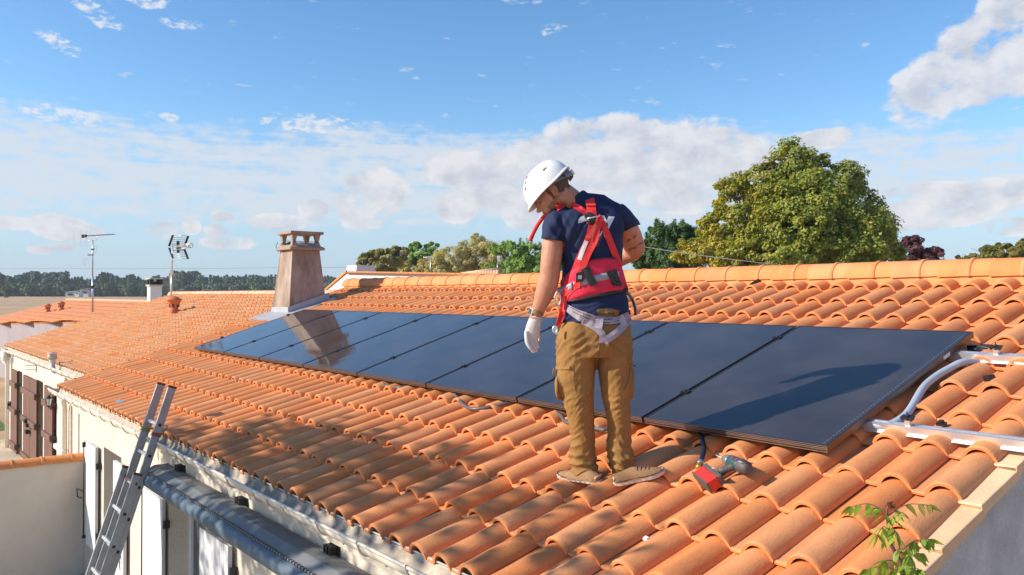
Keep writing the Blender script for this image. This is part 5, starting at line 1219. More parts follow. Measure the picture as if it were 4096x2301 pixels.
# sapling shooting up in front of the roof, bottom right
def sapling():
    dd = 2.95
    zq = lambda x, y, dv=0: P(3200+x*.4843, 1600+y*.4843, dd+dv)
    base = P(3640, 3000, dd-.1); base[2] = .5
    t = thing('sapling', base, 'young sapling with toothed green leaves rising in front of the right verge', 'sapling')
    stem = mat('purple_stem', (.18, .07, .06), .6, .1, 30); lm = mat('sapling_leaf', (.1, .2, .05), .45, .18, 30, attr='leafcol', trans=.45)
    m = MB(); sp = spline([base, P(3640, 2700, dd), zq(850, 1450), zq(800, 1290), zq(745, 1180), zq(730, 1060), zq(715, 930), zq(735, 870)], 5); m.tube(sp, [.012*(1-.8*i/(len(sp)-1)) for i in range(len(sp))], 7); build('stem', m, stem, t)
    def leaf(c, d, nrm, L, w, col, fold=.25):
        d = d/np.linalg.norm(d); nrm = nrm-d*(nrm@d); nrm /= np.linalg.norm(nrm)+1e-9; s = np.cross(d, nrm); v = []; f = []
        st = [(0, .05), (.12, .55), (.2, .85), (.24, .78), (.36, 1), (.40, .88), (.55, .82), (.59, .68), (.74, .48), (.78, .36), (.9, .16), (1, 0.01)]
        for a, ww in st:
            dz = -nrm*0+np.array([0, 0, -1])*L*.22*a*a
            for q in (-1, 0, 1): v.append(c+d*L*a+dz+s*q*w*ww+nrm*abs(q)*w*ww*fold)
        for i in range(len(st)-1):
            o = i*3; f += [(o, o+1, o+4, o+3), (o+1, o+2, o+5, o+4)]
        org = ORG[t.name]; me = mesh('leaf', [q-org for q in v], f, [True]*len(f)); me.materials.append(lm)
        ca = me.color_attributes.new('leafcol', 'FLOAT_COLOR', 'CORNER'); ca.data.foreach_set('color', np.tile(np.append(col, 1), len(me.loops)).astype(float))
        o = bpy.data.objects.new('leaf', me); COL.objects.link(o); o.parent = t
    rr = np.random.RandomState(5)
    def frond(a, b, n, L, sag=.0, c0=(.16, .29, .025), c1=(.36, .45, .055), tip=None):
        """a compound leaf: a stalk from a to b with pairs of leaflets"""
        mid = (a+b)/2+np.array([0, 0, .02+sag]); pts = spline([a, mid, b], 6); m = MB(); m.tube(pts, .0016, 4); build('leaf_stalk', m, stem, t)
        for k in range(n):
            s = .25+.75*k/max(1, n-1); q = pts[min(int(s*(len(pts)-1)), len(pts)-1)]; dr = pts[-1]-pts[0]; dr /= np.linalg.norm(dr)
            for sg in (-1, 1):
                side = np.cross(dr, (0, 0, 1))*sg; dn_ = side*.6+dr*.45+np.array([0, 0, -.75 if tip is None else tip])+rr.normal(0, .18, 3)
                leaf(q, dn_, np.cross(dn_, dr)*sg+fw_*-.4+rr.normal(0, .2, 3), L*rr.uniform(.7, 1.1), L*.22, lerp(c0, c1, [rr.rand()])[0])
        leaf(pts[-1], (pts[-1]-pts[-3])+np.array([0, 0, -.004]), -fw_+rr.normal(0, .2, 3), L, L*.18, lerp(c0, c1, [rr.rand()])[0])
    frond(zq(715, 930), zq(430, 880, .05), 4, .050); frond(zq(720, 950), zq(1060, 870, -.05), 4, .045, c0=(.16, .22, .03), c1=(.30, .26, .06))
    frond(zq(720, 1000), zq(600, 900, -.12), 3, .055); frond(zq(730, 1040), zq(850, 930, -.12), 3, .050)
    frond(zq(738, 1080), zq(640, 1110, -.1), 3, .06); frond(zq(740, 1090), zq(800, 1130, -.13), 3, .055); frond(zq(745, 1110), zq(690, 1160, .1), 2, .055)
    for k in range(7): leaf(zq(735+rr.uniform(-15, 15), 880+rr.uniform(-8, 20)), rr.normal(0, 1, 3)+np.array([0, 0, .5]), -fw_, .032, .007, (.20, .09, .05))
    frond(zq(800, 1290), zq(1060, 1150, -.05), 4, .055); frond(zq(820, 1350), zq(990, 1270, .05), 3, .060); frond(zq(780, 1260), zq(900, 1290, -.1), 2, .06)
    frond(zq(845, 1440), zq(560, 1400, .0), 5, .050); frond(zq(840, 1430), zq(700, 1330, -.08), 3, .055); frond(zq(850, 1445), zq(980, 1400, -.1), 4, .055); frond(zq(850, 1460), zq(880, 1370, -.15), 3, .06); frond(zq(845, 1470), zq(600, 1480, .05), 4, .05)
sapling()

def haze():
    m = MB(); m.box((-940, -960, -1.5), (960, 950, 16.5)); o = build('haze', m, mat('haze_air', (1, 1, 1), 1, 0), kind='stuff'); h = o.data.materials[0].copy(); h.name = 'haze_air_volume'; o.data.materials.clear(); o.data.materials.append(h)
    nt = h.node_tree; nt.nodes.clear(); out = nt.nodes.new('ShaderNodeOutputMaterial'); v = nt.nodes.new('ShaderNodeVolumePrincipled'); v.inputs['Color'].default_value = (.86, .92, 1, 1); v.inputs['Density'].default_value = HAZE; nt.links.new(v.outputs[0], out.inputs['Volume'])
HAZE = .00032
haze()
# ------------------------------------------------------------------ the man
D0 = 4.50; KP = D0/FPX
fwh = np.array([-math.sin(YAW), math.cos(YAW), 0]); UPZ = np.array([0, 0, 1.])
def Q(x, y, v=0): return P(x, y, D0+v)
def loft(mb, rings, n=22, cap=True):
    """rings: (x px, y px, depth offset, half width px, half depth m) along a limb"""
    pts = [Q(r[0], r[1], r[2]) for r in rings]; V = []; prev = None
    for i, r in enumerate(rings):
        t = pts[min(i+1, len(pts)-1)]-pts[max(i-1, 0)]; t /= np.linalg.norm(t)
        side = np.cross(t, fwh); side /= np.linalg.norm(side)
        if prev is not None and side@prev < 0: side = -side
        prev = side; dep = np.cross(side, t); dep /= np.linalg.norm(dep)
        hw = r[3]*(D0+r[2])/FPX; hd = r[4] if len(r) > 4 else hw
        V += [pts[i]+side*math.cos(2*PI*k/n)*hw+dep*math.sin(2*PI*k/n)*hd for k in range(n)]
    m = len(rings); F = [(i*n+k, i*n+(k+1) % n, (i+1)*n+(k+1) % n, (i+1)*n+k) for i in range(m-1) for k in range(n)]
    if cap: F += [tuple(reversed(range(n))), tuple((m-1)*n+k for k in range(n))]
    mb.add(V, F, True)
def ell(mb, c, ax, r, n=14):
    c = np.array(c, float); V = []; F = []
    ax = [np.array(a, float)/np.linalg.norm(a) for a in ax]
    for i in range(n+1):
        th = PI*i/n
        for k in range(2*n): ph = PI*k/n; V.append(c+ax[0]*r[0]*math.sin(th)*math.cos(ph)+ax[1]*r[1]*math.sin(th)*math.sin(ph)+ax[2]*r[2]*math.cos(th))
    w = 2*n; F = [(i*w+k, i*w+(k+1) % w, (i+1)*w+(k+1) % w, (i+1)*w+k) for i in range(n) for k in range(w)]
    mb.add(V, F, True)
def remesh(mb, voxel=.006, smooth=4, cut=None):
    me = mesh('tmp', mb.v, mb.f); bm = bmesh.new(); bm.from_mesh(me); bmesh.ops.remove_doubles(bm, verts=bm.verts, dist=1e-6); bmesh.ops.recalc_face_normals(bm, faces=bm.faces); bm.to_mesh(me); bm.free()
    o = bpy.data.objects.new('tmp', me); COL.objects.link(o)
    r = o.modifiers.new('r', 'REMESH'); r.mode = 'VOXEL'; r.voxel_size = voxel; r.use_smooth_shade = True
    if smooth: s = o.modifiers.new('s', 'SMOOTH'); s.iterations = smooth; s.factor = .6
    dg = bpy.context.evaluated_depsgraph_get(); dg.update(); m2 = bpy.data.meshes.new_from_object(o.evaluated_get(dg)); bpy.data.objects.remove(o)
    return m2
def getv(me): a = np.empty(len(me.vertices)*3); me.vertices.foreach_get('co', a); return a.reshape(-1, 3)
def setv(me, v): me.vertices.foreach_set('co', np.asarray(v).ravel()); me.update()
def getn(me): a = np.empty(len(me.vertices)*3); me.vertices.foreach_get('normal', a); return a.reshape(-1, 3)
def pxof(v):
    d = v-CAM; z = d@fw_; return PW/2+FPX*(d@rt_)/z, PH/2-FPX*(d@up_)/z, z-D0
def soften(me, it=14):
    bm = bmesh.new(); bm.from_mesh(me); nb = {}
    for e in bm.edges:
        if e.is_boundary:
            a, b_ = e.verts; nb.setdefault(a, []).append(b_); nb.setdefault(b_, []).append(a)
    for _ in range(it):
        new = {v_: v_.co*.4+(q[0].co+q[1].co)*.3 for v_, q in nb.items() if len(q) == 2}
        for v_, c_ in new.items(): v_.co = c_
    bm.to_mesh(me); bm.free(); me.update()
def cutverts(me, keep):
    """keep: boolean per vertex; faces with every corner kept stay"""
    bm = bmesh.new(); bm.from_mesh(me); bm.verts.ensure_lookup_table()
    bmesh.ops.delete(bm, geom=[v for v in bm.verts if not keep[v.index]], context='VERTS'); bm.to_mesh(me); bm.free(); me.update(); return me
def obj_world(name, me, m, parent, thick=None, smooth=True):
    v = getv(me)-ORG[parent.name]; setv(me, v); me.materials.clear(); me.materials.append(m)
    me.polygons.foreach_set('use_smooth', [smooth]*len(me.polygons))
    o = bpy.data.objects.new(name, me); COL.objects.link(o); o.parent = parent; ORG[o.name] = ORG[parent.name]
    if thick: s = o.modifiers.new('thick', 'SOLIDIFY'); s.thickness = thick; s.offset = -1
    return o
feet = RP(8.62, -.55, -.075)
man = thing('person', feet, 'man in white helmet, navy t-shirt, red harness and tan trousers looking down at the tiles', 'person')
SKIN = mat('skin', (.56, .27, .17), .48, .10, 26, .12, 180, col2=(.50, .21, .13), spec=.4)
for n_ in SKIN.node_tree.nodes:
    if n_.type == 'BSDF_PRINCIPLED': n_.inputs['Subsurface Weight'].default_value = .12; n_.inputs['Subsurface Radius'].default_value = (.012, .004, .002); n_.inputs['Subsurface Scale'].default_value = 1
NAVY = mat('navy_cotton', (.012, .022, .072), .8, .15, 22, .25, 260, spec=.35)
TAN = mat('tan_canvas', (.29, .150, .045), .86, .12, 9, .35, 320, col2=(.33, .18, .06), spec=.25)
RED = mat('red_webbing', (.74, .025, .03), .6, .12, 40, .25, 400)
PINKRED = mat('red_padding', (.68, .018, .06), .75, .12, 20, .2, 300)
LAV = mat('lavender_webbing', (.36, .30, .35), .65, .12, 30, .25, 400)
GREYR = mat('grey_reflective_band', (.33, .33, .38), .4, .08, 30)
# --- body: one continuous skin mesh, head, neck, arms, trunk and legs
F_ = -.745*rt_+.14*fwh-.655*UPZ; F_ /= np.linalg.norm(F_)
Uh = UPZ-F_*(UPZ@F_); Uh -= .0; Uh /= np.linalg.norm(Uh); Sd = np.cross(Uh, F_)        # head: forward, up, side
if Sd@fwh > 0: SdN = -Sd
else: SdN = Sd                                                                       # side that faces the camera
HC = Q(2213, 765, -.10)-SdN*.078                                                     # middle of the head at ear level
def H(f, s, u): return HC+F_*f+SdN*s+Uh*u
b = MB()
ell(b, H(-.012, 0, .045), (F_, SdN, Uh), (.098, .076, .088)); ell(b, H(.030, 0, .010), (F_, SdN, Uh), (.072, .064, .075))
ell(b, H(.040, 0, .004), (F_, SdN, Uh), (.074, .060, .066)); ell(b, H(.060, 0, -.042), (F_, SdN, Uh), (.056, .050, .048)); ell(b, H(.090, 0, -.074), (F_, SdN, Uh), (.030, .030, .024)); ell(b, H(.012, .034, -.040), (F_, SdN, Uh), (.045, .022, .040)); ell(b, H(.012, -.034, -.040), (F_, SdN, Uh), (.045, .022, .040))
ell(b, H(.112, 0, .008), (F_+Uh*.6, SdN, Uh-F_*.6), (.016, .011, .034)); ell(b, H(.126, 0, -.012), (F_, SdN, Uh), (.019, .014, .014)); ell(b, H(.114, .010, -.016), (F_, SdN, Uh), (.012, .009, .009)); ell(b, H(.114, -.010, -.016), (F_, SdN, Uh), (.012, .009, .009)); ell(b, H(.100, 0, -.034), (F_, SdN, Uh), (.016, .022, .014))
ell(b, H(.090, 0, .036), (F_, SdN, Uh), (.024, .050, .013)); ell(b, H(.112, 0, -.040), (F_, SdN, Uh), (.014, .022, .007)); ell(b, H(.108, 0, -.053), (F_, SdN, Uh), (.014, .020, .008))
ell(b, H(.072, .038, -.010), (F_, SdN, Uh), (.026, .020, .022)); ell(b, H(.072, -.038, -.010), (F_, SdN, Uh), (.022, .020, .020))
for sg in (1, -1):
    ell(b, H(-.006, sg*.079, -.004), (F_*.95+SdN*sg*-.3, SdN*sg+F_*.3, Uh), (.018, .0065, .031)); ell(b, H(-.014, sg*.083, .012), (F_, SdN, Uh), (.012, .006, .016))
# neck and trapezius
loft(b, [(2222, 752, -.03, 38, .050), (2258, 778, -.02, 44, .056), (2292, 812, 0, 50, .060), (2330, 850, .01, 62, .075)])
loft(b, [(2330, 815, 0, 60, .06), (2350, 860, 0, 120, .10), (2360, 930, 0, 128, .115), (2366, 1050, 0, 112, .105), (2375, 1180, 0, 118, .105), (2378, 1300, 0, 130, .115), (2378, 1370, 0, 120, .11)])
# left arm, hanging
loft(b, [(2245, 858, -.02, 38, .055), (2224, 900, -.045, 43, .060), (2213, 960, -.055, 41.5, .058), (2207, 1020, -.060, 42.5, .058), (2201, 1070, -.062, 41, .052), (2199, 1105, -.060, 41, .050), (2190, 1140, -.055, 41.5, .050), (2177, 1180, -.045, 38, .047), (2160, 1222, -.030, 29, .038), (2147, 1256, -.020, 22.5, .029), (2137, 1285, -.012, 24, .030)])
# right arm, elbow out, forearm going forward
loft(b, [(2460, 858, .02, 40, .055), (2502, 905, .075, 45, .058), (2524, 950, .145, 46, .056), (2539, 990, .205, 43, .054), (2541, 1012, .23, 36, .048)])
ell(b, Q(2540, 1006, .225), (rt_, fwh, UPZ), (.048, .045, .043))
b2 = [Q(2536, 1008, .23), Q(2506, 1022, .26), Q(2465, 1048, .28), Q(2425, 1072, .27)]
b.tube(spline(b2, 4), [.052, .052, .051, .05, .048, .046, .044, .041, .038, .035, .033, .031, .030], 16)
# his right hand, closed in front of the chest (hidden behind the body)
ell(b, Q(2408, 1078, .27), (rt_, fwh, UPZ), (.045, .028, .042))
for k in range(4): c_ = Q(2392+k*1, 1058+k*14, .29); b.tube([c_, c_+rt_*-.028+fwh*-.004, c_+rt_*-.034-fwh*.03], [.010, .0095, .008], 8)
# legs inside the trousers
loft(b, [(2320, 1350, 0, 66, .08), (2305, 1480, -.02, 60, .075), (2320, 1620, -.02, 44, .058), (2330, 1740, 0, 44, .058), (2338, 1880, 0, 30, .04)]); loft(b, [(2440, 1350, 0, 62, .08), (2462, 1480, -.02, 58, .075), (2472, 1620, -.02, 44, .058), (2480, 1740, 0, 44, .058), (2490, 1870, 0, 30, .04)])
bm_body = remesh(b, .0042, 3)
v = getv(bm_body); nrm = getn(bm_body)
d = np.array([mn.noise(tuple(q*14)) for q in v]); v += nrm*(d*.0013)[:, None]
# eye sockets
for sg in (1, -1):
    c = H(.102, sg*.032, .014); g = np.exp(-((np.linalg.norm(v-c, axis=1))/.013)**2); v -= F_*(.008*g)[:, None]
c = H(-.002, .088, -.002); g = np.exp(-(np.linalg.norm((v-c), axis=1)/.011)**2); v -= SdN*(.007*g)[:, None]
setv(bm_body, v)
body = obj_world('body', bm_body, SKIN, man)
bvh_body = BVHTree.FromPolygons([tuple(q+ORG[body.name]) for q in getv(body.data)], [tuple(p.vertices) for p in body.data.polygons])
# skin colour regions are materials on the same mesh: beard, hair, tattoo
HAIR = mat('dark_short_hair', (.15, .09, .065), .75, .35, 70, .8, 500); BEARD = mat('ginger_beard', (.66, .28, .12), .7, .35, 80, .9, 420, col2=(.34, .14, .06)); INK = mat('tattoo_ink', (.19, .12, .11), .5, .1, 30)
LIP = mat('lips', (.45, .15, .12), .5, .05); 
for m_ in (HAIR, BEARD, INK, LIP): body.data.materials.append(m_)
W_ = getv(body.data)+ORG[body.name]; loc = (W_-HC); hf, hs, hu = loc@F_, loc@SdN, loc@Uh; X_, Y_, V_ = pxof(W_)
cent = [(p.vertices[:],) for p in body.data.polygons]
mi = np.zeros(len(body.data.polygons), dtype=np.int32)
tri = np.array([list(p.vertices[:4])+[p.vertices[0]]*(4-len(p.vertices[:4])) for p in body.data.polygons])
cf, cs_, cu = hf[tri].mean(1), hs[tri].mean(1), hu[tri].mean(1); cX, cY, cV = X_[tri].mean(1), Y_[tri].mean(1), V_[tri].mean(1)
head = (np.abs(cf) < .14) & (np.abs(cs_) < .12) & (np.abs(cu) < .16)
nz_ = np.array([mn.noise((a*60, b_*60, c_*60)) for a, b_, c_ in zip(cf, cs_, cu)])*.006
ear = (np.abs(cf+.008) < .026) & (np.abs(cs_) > .072) & (np.abs(cu) < .036)
beard = head & ~ear & (cu < -.020+nz_-.22*(cf-.0)*(cf > .03)) & (cu > -.12) & (cf > -.002+nz_) & ~((cf > .082) & (cu > -.058))
burn = head & ~ear & (cf > .012+nz_) & (cf < .030+nz_) & (cu < .05) & (cu > -.03)
hair = head & ~ear & (cf < .022+nz_) & (cu > -.030+nz_*2-.6*np.clip(-cf-.03, -.1, 0)) & (cu < .2) & (cY < 800) & (np.abs(cf) < .13) & (cu > -.035)
mi[beard] = 2; mi[burn] = 1; mi[hair] = 1
lipz = head & (cf > .104) & (np.abs(cu+.047) < .009) & (np.abs(cs_) < .022); mi[lipz] = 4
arm = (cX > 2495) & (cY > 925) & (cY < 1010)
tt = np.array([abs(math.sin((x*.9+y*1.5)*.045+1.5*mn.noise((x*.02, y*.02, 0))))+.8*mn.noise((x*.05, y*.05, 3)) for x, y in zip(cX, cY)])
mi[arm & (tt < .34) & (cX > 2506) & (cX < 2572)] = 3
body.data.polygons.foreach_set('material_index', mi)
# eye
for sg in (1, -1):
    m = MB(); ell(m, H(.090, sg*.030, .013), (F_, SdN, Uh), (.0085, .010, .0065), 8); ey = build('eye', m, mat('eye_white', (.38, .30, .27), .2, 0), man)
    m = MB(); ell(m, H(.0965, sg*.032, .011), (F_, SdN, Uh), (.003, .006, .0048), 6); build('iris', m, DARK, ey)
    m = MB(); m.tube([H(.092, sg*.050, .029), H(.108, sg*.032, .036), H(.113, sg*.012, .031)], [.002, .0038, .003], 6); build('eyebrow', m, HAIR, man)
# ear rim detail
m = MB(); m.tube([H(-.006, .087, -.026), H(-.020, .090, -.010), H(-.024, .092, .010), H(-.014, .092, .025), H(.002, .090, .024), H(.010, .087, .010)], [.003, .0035, .004, .004, .0035, .002], 6); m.tube([H(.008, .085, -.008), H(-.004, .088, -.018), H(-.010, .089, .000), H(-.004, .089, .012)], .0025, 6); build('ear_rim', m, SKIN, man)

# --- t-shirt
s = MB()
loft(s, [(2318, 798, .010, 50, .070), (2335, 822, .008, 96, .092), (2350, 858, .004, 146, .112), (2356, 905, 0, 138, .126), (2360, 960, 0, 130, .133), (2364, 1010, 0, 125, .130), (2368, 1072, 0, 122, .125), (2371, 1140, 0, 132, .128), (2375, 1200, 0, 138, .132), (2378, 1262, 0, 141, .136), (2378, 1330, -.005, 146, .140)], 30)
ell(s, Q(2440, 850, .01), (rt_, fwh, UPZ), (.092, .088, .050)); ell(s, Q(2246, 862, -.02), (rt_, fwh, UPZ), (.075, .082, .055))
ell(s, Q(2300, 905, -.075), (rt_, fwh, UPZ), (.10, .055, .11)); ell(s, Q(2425, 900, -.055), (rt_, fwh, UPZ), (.09, .055, .11))
loft(s, [(2250, 852, -.02, 42, .068), (2228, 885, -.04, 49, .073), (2216, 920, -.052, 49, .074), (2211, 956, -.058, 47, .072), (2209, 985, -.058, 47, .072)])
loft(s, [(2462, 850, .01, 46, .068), (2490, 878, .045, 50, .072), (2508, 905, .085, 50, .070), (2521, 930, .12, 50, .069), (2531, 952, .15, 50, .068)])
loft(s, [(2300, 775, -.008, 42, .062), (2308, 792, -.004, 48, .068), (2322, 812, 0, 62, .075)])
sm_ = remesh(s, .0055, 6)
v = getv(sm_); nn_ = getn(sm_); x, y, dv = pxof(v)
# folds: from the armpits down, across the small of the back, drag lines to the shoulders
def rid(a): return 1-abs(a)*2
fold = np.zeros(len(v))
for i, (xx, yy, zz) in enumerate(zip(x, y, dv)):
    a = mn.noise((xx*.012+yy*.004, yy*.004-xx*.002, zz*6)); w = min(max((yy-1160)/90, 0), 1)
    b_ = mn.noise((xx*.010, yy*.035+xx*.01, zz*5+4)); 
    c_ = mn.noise(((xx*.8-yy*.55)*.028, (xx*.55+yy*.8)*.006, zz*7+9)) ; ws = max(0, 1-abs(xx-2225)/75)*max(0, 1-abs(yy-900)/110)+max(0, 1-abs(xx-2480)/75)*max(0, 1-abs(yy-890)/100)
    e_ = mn.noise(((xx*.9+yy*.45)*.022, (yy*.9-xx*.45)*.005, zz*5+20)); wb = max(0, 1-abs(yy-960)/170)
    fold[i] = .006*rid(a)*(.35+.65*wb)+.012*w*rid(b_)+.015*ws*rid(c_)+.010*wb*rid(e_)
v = v+nn_*(fold-.006)[:, None]; setv(sm_, v); x, y, dv = pxof(v)
hem = np.interp(x, [2200, 2250, 2300, 2370, 2400, 2480, 2500, 2540], [1302, 1300, 1296, 1272, 1258, 1256, 1278, 1282])+4*np.sin(x*.06)
hem = np.where(dv > .03, 1282, hem)
# the sleeves end in open cuffs, the neck in a collar
Ls = (x < 2262) & (dv < .03); cl = y-(961+(x-2211)*.12); arm_zone_l = (x < 2263) & (y > 940) & (y < 1010) & (((x-2209)/56)**2+((dv+.058)/.085)**2 < 1.05)
keep = y < hem
keep &= ~(arm_zone_l & (cl > 0) & (x < 2258))
ndir = np.array([.52, .86]); rs_ = (x-2511)*.42+(y-922)*.9
keep &= ~((x > 2484) & (y > 900) & (rs_ > 0) & (dv > .0) & (y < 1010) & (x > 2478+(y-930)*.1))
neck = ((x-2302)*-.62+(y-790)*-.75) > 6
keep &= ~(neck & (x < 2330) & (y < 812))
cutverts(sm_, keep); soften(sm_); shirt = obj_world('shirt', sm_, NAVY, man, .004)
# collar ring, cuff hems
m = MB(); cc = []
for k in range(25):
    a = 2*PI*k/24; cc.append(Q(2303, 790, -.002)+(rt_*.80+UPZ*-.6*0+UPZ*-.62)*math.cos(a)*.052+fwh*math.sin(a)*.068)


# --- trousers
t_ = MB()
loft(t_, [(2378, 1268, 0, 137, .128), (2379, 1300, -.002, 145, .134), (2379, 1340, -.01, 151, .142), (2379, 1380, -.014, 152, .142), (2380, 1420, -.01, 145, .13)], 30)
ell(t_, Q(2315, 1345, -.07), (rt_, fwh, UPZ), (.090, .080, .10)); ell(t_, Q(2445, 1345, -.065), (rt_, fwh, UPZ), (.088, .078, .10))
loft(t_, [(2306, 1345, -.01, 84, .125), (2304, 1443, -.012, 82, .118), (2304, 1526, -.012, 77, .108), (2312, 1593, -.018, 66, .098), (2320, 1637, -.02, 58, .090), (2326, 1690, -.01, 55, .084), (2330, 1748, 0, 52, .083), (2330, 1803, .002, 54, .080), (2333, 1850, .002, 57, .076), (2341, 1886, .0, 56, .076), (2350, 1925, -.002, 53, .074), (2352, 1965, -.002, 50, .07)])
loft(t_, [(2456, 1345, -.01, 76, .122), (2460, 1443, -.012, 73, .116), (2463, 1500, -.012, 70, .108), (2467, 1560, -.015, 66, .100), (2464, 1600, -.018, 56, .092), (2472, 1650, -.018, 53, .086), (2478, 1692, -.01, 50, .082), (2477, 1740, 0, 51, .080), (2476, 1792, .002, 55, .078), (2488, 1835, 0, 57, .076), (2486, 1862, 0, 50, .070), (2495, 1888, 0, 47, .068), (2498, 1914, 0, 44, .066), (2500, 1950, 0, 42, .064)])
# cargo pockets
ell(t_, Q(2240, 1545, -.02), (rt_*.5-fwh*.5, UPZ, rt_*.5+fwh), (.030, .080, .060)); ell(t_, Q(2527, 1530, .0), (rt_, UPZ, fwh), (.016, .095, .062))
tm = remesh(t_, .0052, 4)
v = getv(tm); nn_ = getn(tm); x, y, dv = pxof(v); D = np.zeros(len(v))
for i in range(len(v)):
    xx, yy, zz = x[i], y[i], dv[i]; left = xx < (2395+(yy-1400)*.06)
    cx = np.interp(yy, [1400, 1600, 1700, 1800, 1925], [2304, 2312, 2328, 2330, 2350] if left else [2460, 2464, 2479, 2478, 2500])
    u = (xx-cx)/60
    warp = mn.noise((u*1.3, yy*.010, zz*7))
    wa = np.interp(yy, [1700, 1790, 1860, 1925], [0, .55, 1, .9]); wk = math.exp(-((yy-1625)/42)**2); wh = math.exp(-((yy-1395)/45)**2)
    s1 = math.sin(yy*.095+u*(1.7 if left else -1.9)+warp*3.6+zz*12+mn.noise((u*1.6, yy*.012, 7+zz*3))*2.4)
    s2 = math.sin(yy*.13+u*2.3*(1 if left else -1)+warp*7)
    s3 = math.sin(yy*.09-abs(xx-2395)*.045+warp*4)
    n1 = mn.noise((xx*.014+yy*.006, yy*.012, zz*6+3)); n2 = mn.noise(((xx+yy)*.024, (yy-xx)*.010, zz*9))
    D[i] = wa*.0100*(1-abs(s1)**.8*1.6)*(.75+.9*warp)+wk*.0045*(1-abs(s2)*1.5)*(.7+warp)+wh*.0045*(1-abs(s3)*1.5)+.0045*rid(n1)*.6+.0028*rid(n2)-.0065
v = v+nn_*D[:, None]; setv(tm, v); x, y, dv = pxof(v)
keep = y < np.where(x < 2420, 1921+(x-2340)*.16, 1907-(x-2500)*.10)+2*np.sin(x*.1)
keep &= y > 1272
cutverts(tm, keep); soften(tm); trousers = obj_world('trousers', tm, TAN, man, .004)
dgm = None
def world_bvh(objs):
    V = []; Fc = []
    for o in objs:
        off = len(V); V += [tuple(q) for q in getv(o.data)+ORG[o.name]]; Fc += [tuple(i+off for i in p.vertices) for p in o.data.polygons]
    return BVHTree.FromPolygons(V, Fc)
BV = world_bvh([shirt, trousers])
BVB = world_bvh([shirt, trousers, body])
def hit(x, y, bvh=BV, dflt=None):
    d = ray(x, y); d = d/np.linalg.norm(d); h = bvh.ray_cast(Vector(CAM), Vector(d), 12)
    if h[0] is None: return None, None
    return np.array(h[0]), np.array(h[1])
def ribbon(name, pts, wpx, m, parent, off=.005, n=26, cross=3, bvh=None, stitched=True, thick=.003, freedepth=None):
    """webbing laid over the clothes along a surveyed line"""
    bvh = bvh or BV; pts = [np.array(p_, float) for p_ in pts]; sp = []
    P3 = [np.array([p_[0], p_[1], 0]) for p_ in pts]; c = np.array(spline(P3, max(3, n//max(1, len(pts)-1))))[:, :2]
    grid = []; last = None; offs = []
    for i in range(len(c)):
        t = c[min(i+1, len(c)-1)]-c[max(i-1, 0)]; t /= np.linalg.norm(t)+1e-9; s = np.array([-t[1], t[0]]); row = []; dd = []
        for k in range(cross):
            q = c[i]+s*wpx*(k/(cross-1)-.5); h, nn = hit(q[0], q[1], bvh)
            dd.append((q, None if h is None else (h-CAM)@fw_))
        ds = [d_ for _, d_ in dd if d_ is not None]
        base_d = min(ds) if ds else (last if last is not None else D0)
        # webbing bridges hollows: keep to the nearest surface, smoothed along its length
        last = base_d
        offs.append([(q, (d_ if d_ is not None else base_d)) for q, d_ in dd])
    A = np.array([[d_ for _, d_ in r] for r in offs]); A = np.minimum(A, A.min(axis=1, keepdims=True)+.012)
    for _ in range(3):
        B_ = A.copy(); B_[1:-1] = np.minimum((A[:-2]+A[2:]+2*A[1:-1])/4, A[1:-1]+.0) ; A = B_
    for i, r in enumerate(offs): grid.append([P(q[0], q[1], A[i][k]-off) for k, (q, _) in enumerate(r)])
    mb = MB(); mb.sheet(grid, False); o = build(name, mb, m, parent); so_ = o.modifiers.new('t', 'SOLIDIFY'); so_.thickness = thick; so_.offset = 0
    return o
R1 = lambda *pp: [(2000+x*.5181, 580+y*.5181) for x, y in pp]
R2 = lambda *pp: [(2000+x*.5529, 1250+y*.5529) for x, y in pp]
# harness: the wide back pad is the part, everything else hangs on it
def patch(name, top, bot, m, parent, off, nx=26, ny=8, thick=.006, bulge=0):
    top = np.array(spline([np.array([*q, 0]) for q in top], 8))[:, :2]; bot = np.array(spline([np.array([*q, 0]) for q in bot], 8))[:, :2]
    def at(a, t): f = t*(len(a)-1); i = min(int(f), len(a)-2); return a[i]*(1-(f-i))+a[i+1]*(f-i)
    G = []; Dm = np.zeros((ny, nx)); XY = {}
    for j in range(ny):
        for i in range(nx):
            q = at(top, i/(nx-1))*(1-j/(ny-1))+at(bot, i/(nx-1))*(j/(ny-1)); h, _ = hit(q[0], q[1]); XY[j, i] = q; Dm[j, i] = np.nan if h is None else (h-CAM)@fw_
    for j in range(ny):
        r = Dm[j]; ok = ~np.isnan(r); r[~ok] = np.interp(np.where(~ok)[0], np.where(ok)[0], r[ok]) if ok.any() else D0
    for _ in range(2): Dm[1:-1, 1:-1] = np.minimum(Dm[1:-1, 1:-1], (Dm[:-2, 1:-1]+Dm[2:, 1:-1]+Dm[1:-1, :-2]+Dm[1:-1, 2:])/4)
    for j in range(ny): G.append([P(*XY[j, i], Dm[j, i]-off-bulge*math.sin(PI*j/(ny-1))) for i in range(nx)])
    mb = MB(); mb.sheet(G); o = build(name, mb, m, parent); so_ = o.modifiers.new('t', 'SOLIDIFY'); so_.thickness = thick; so_.offset = 0; return o
har = patch('harness', R1((470, 1052), (520, 1000), (575, 960), (690, 892), (790, 872), (892, 876), (945, 975), (980, 1105)), R1((478, 1165), (530, 1205), (580, 1192), (690, 1165), (790, 1146), (850, 1134), (930, 1122), (990, 1112)), PINKRED, man, .012, 30, 9, .009, .004)
patch('pad_edge', R1((510, 1196), (600, 1188), (700, 1162), (850, 1132), (988, 1108)), R1((512, 1212), (602, 1206), (702, 1184), (850, 1156), (990, 1128)), BLACKP, har, .013, 24, 3, .008)
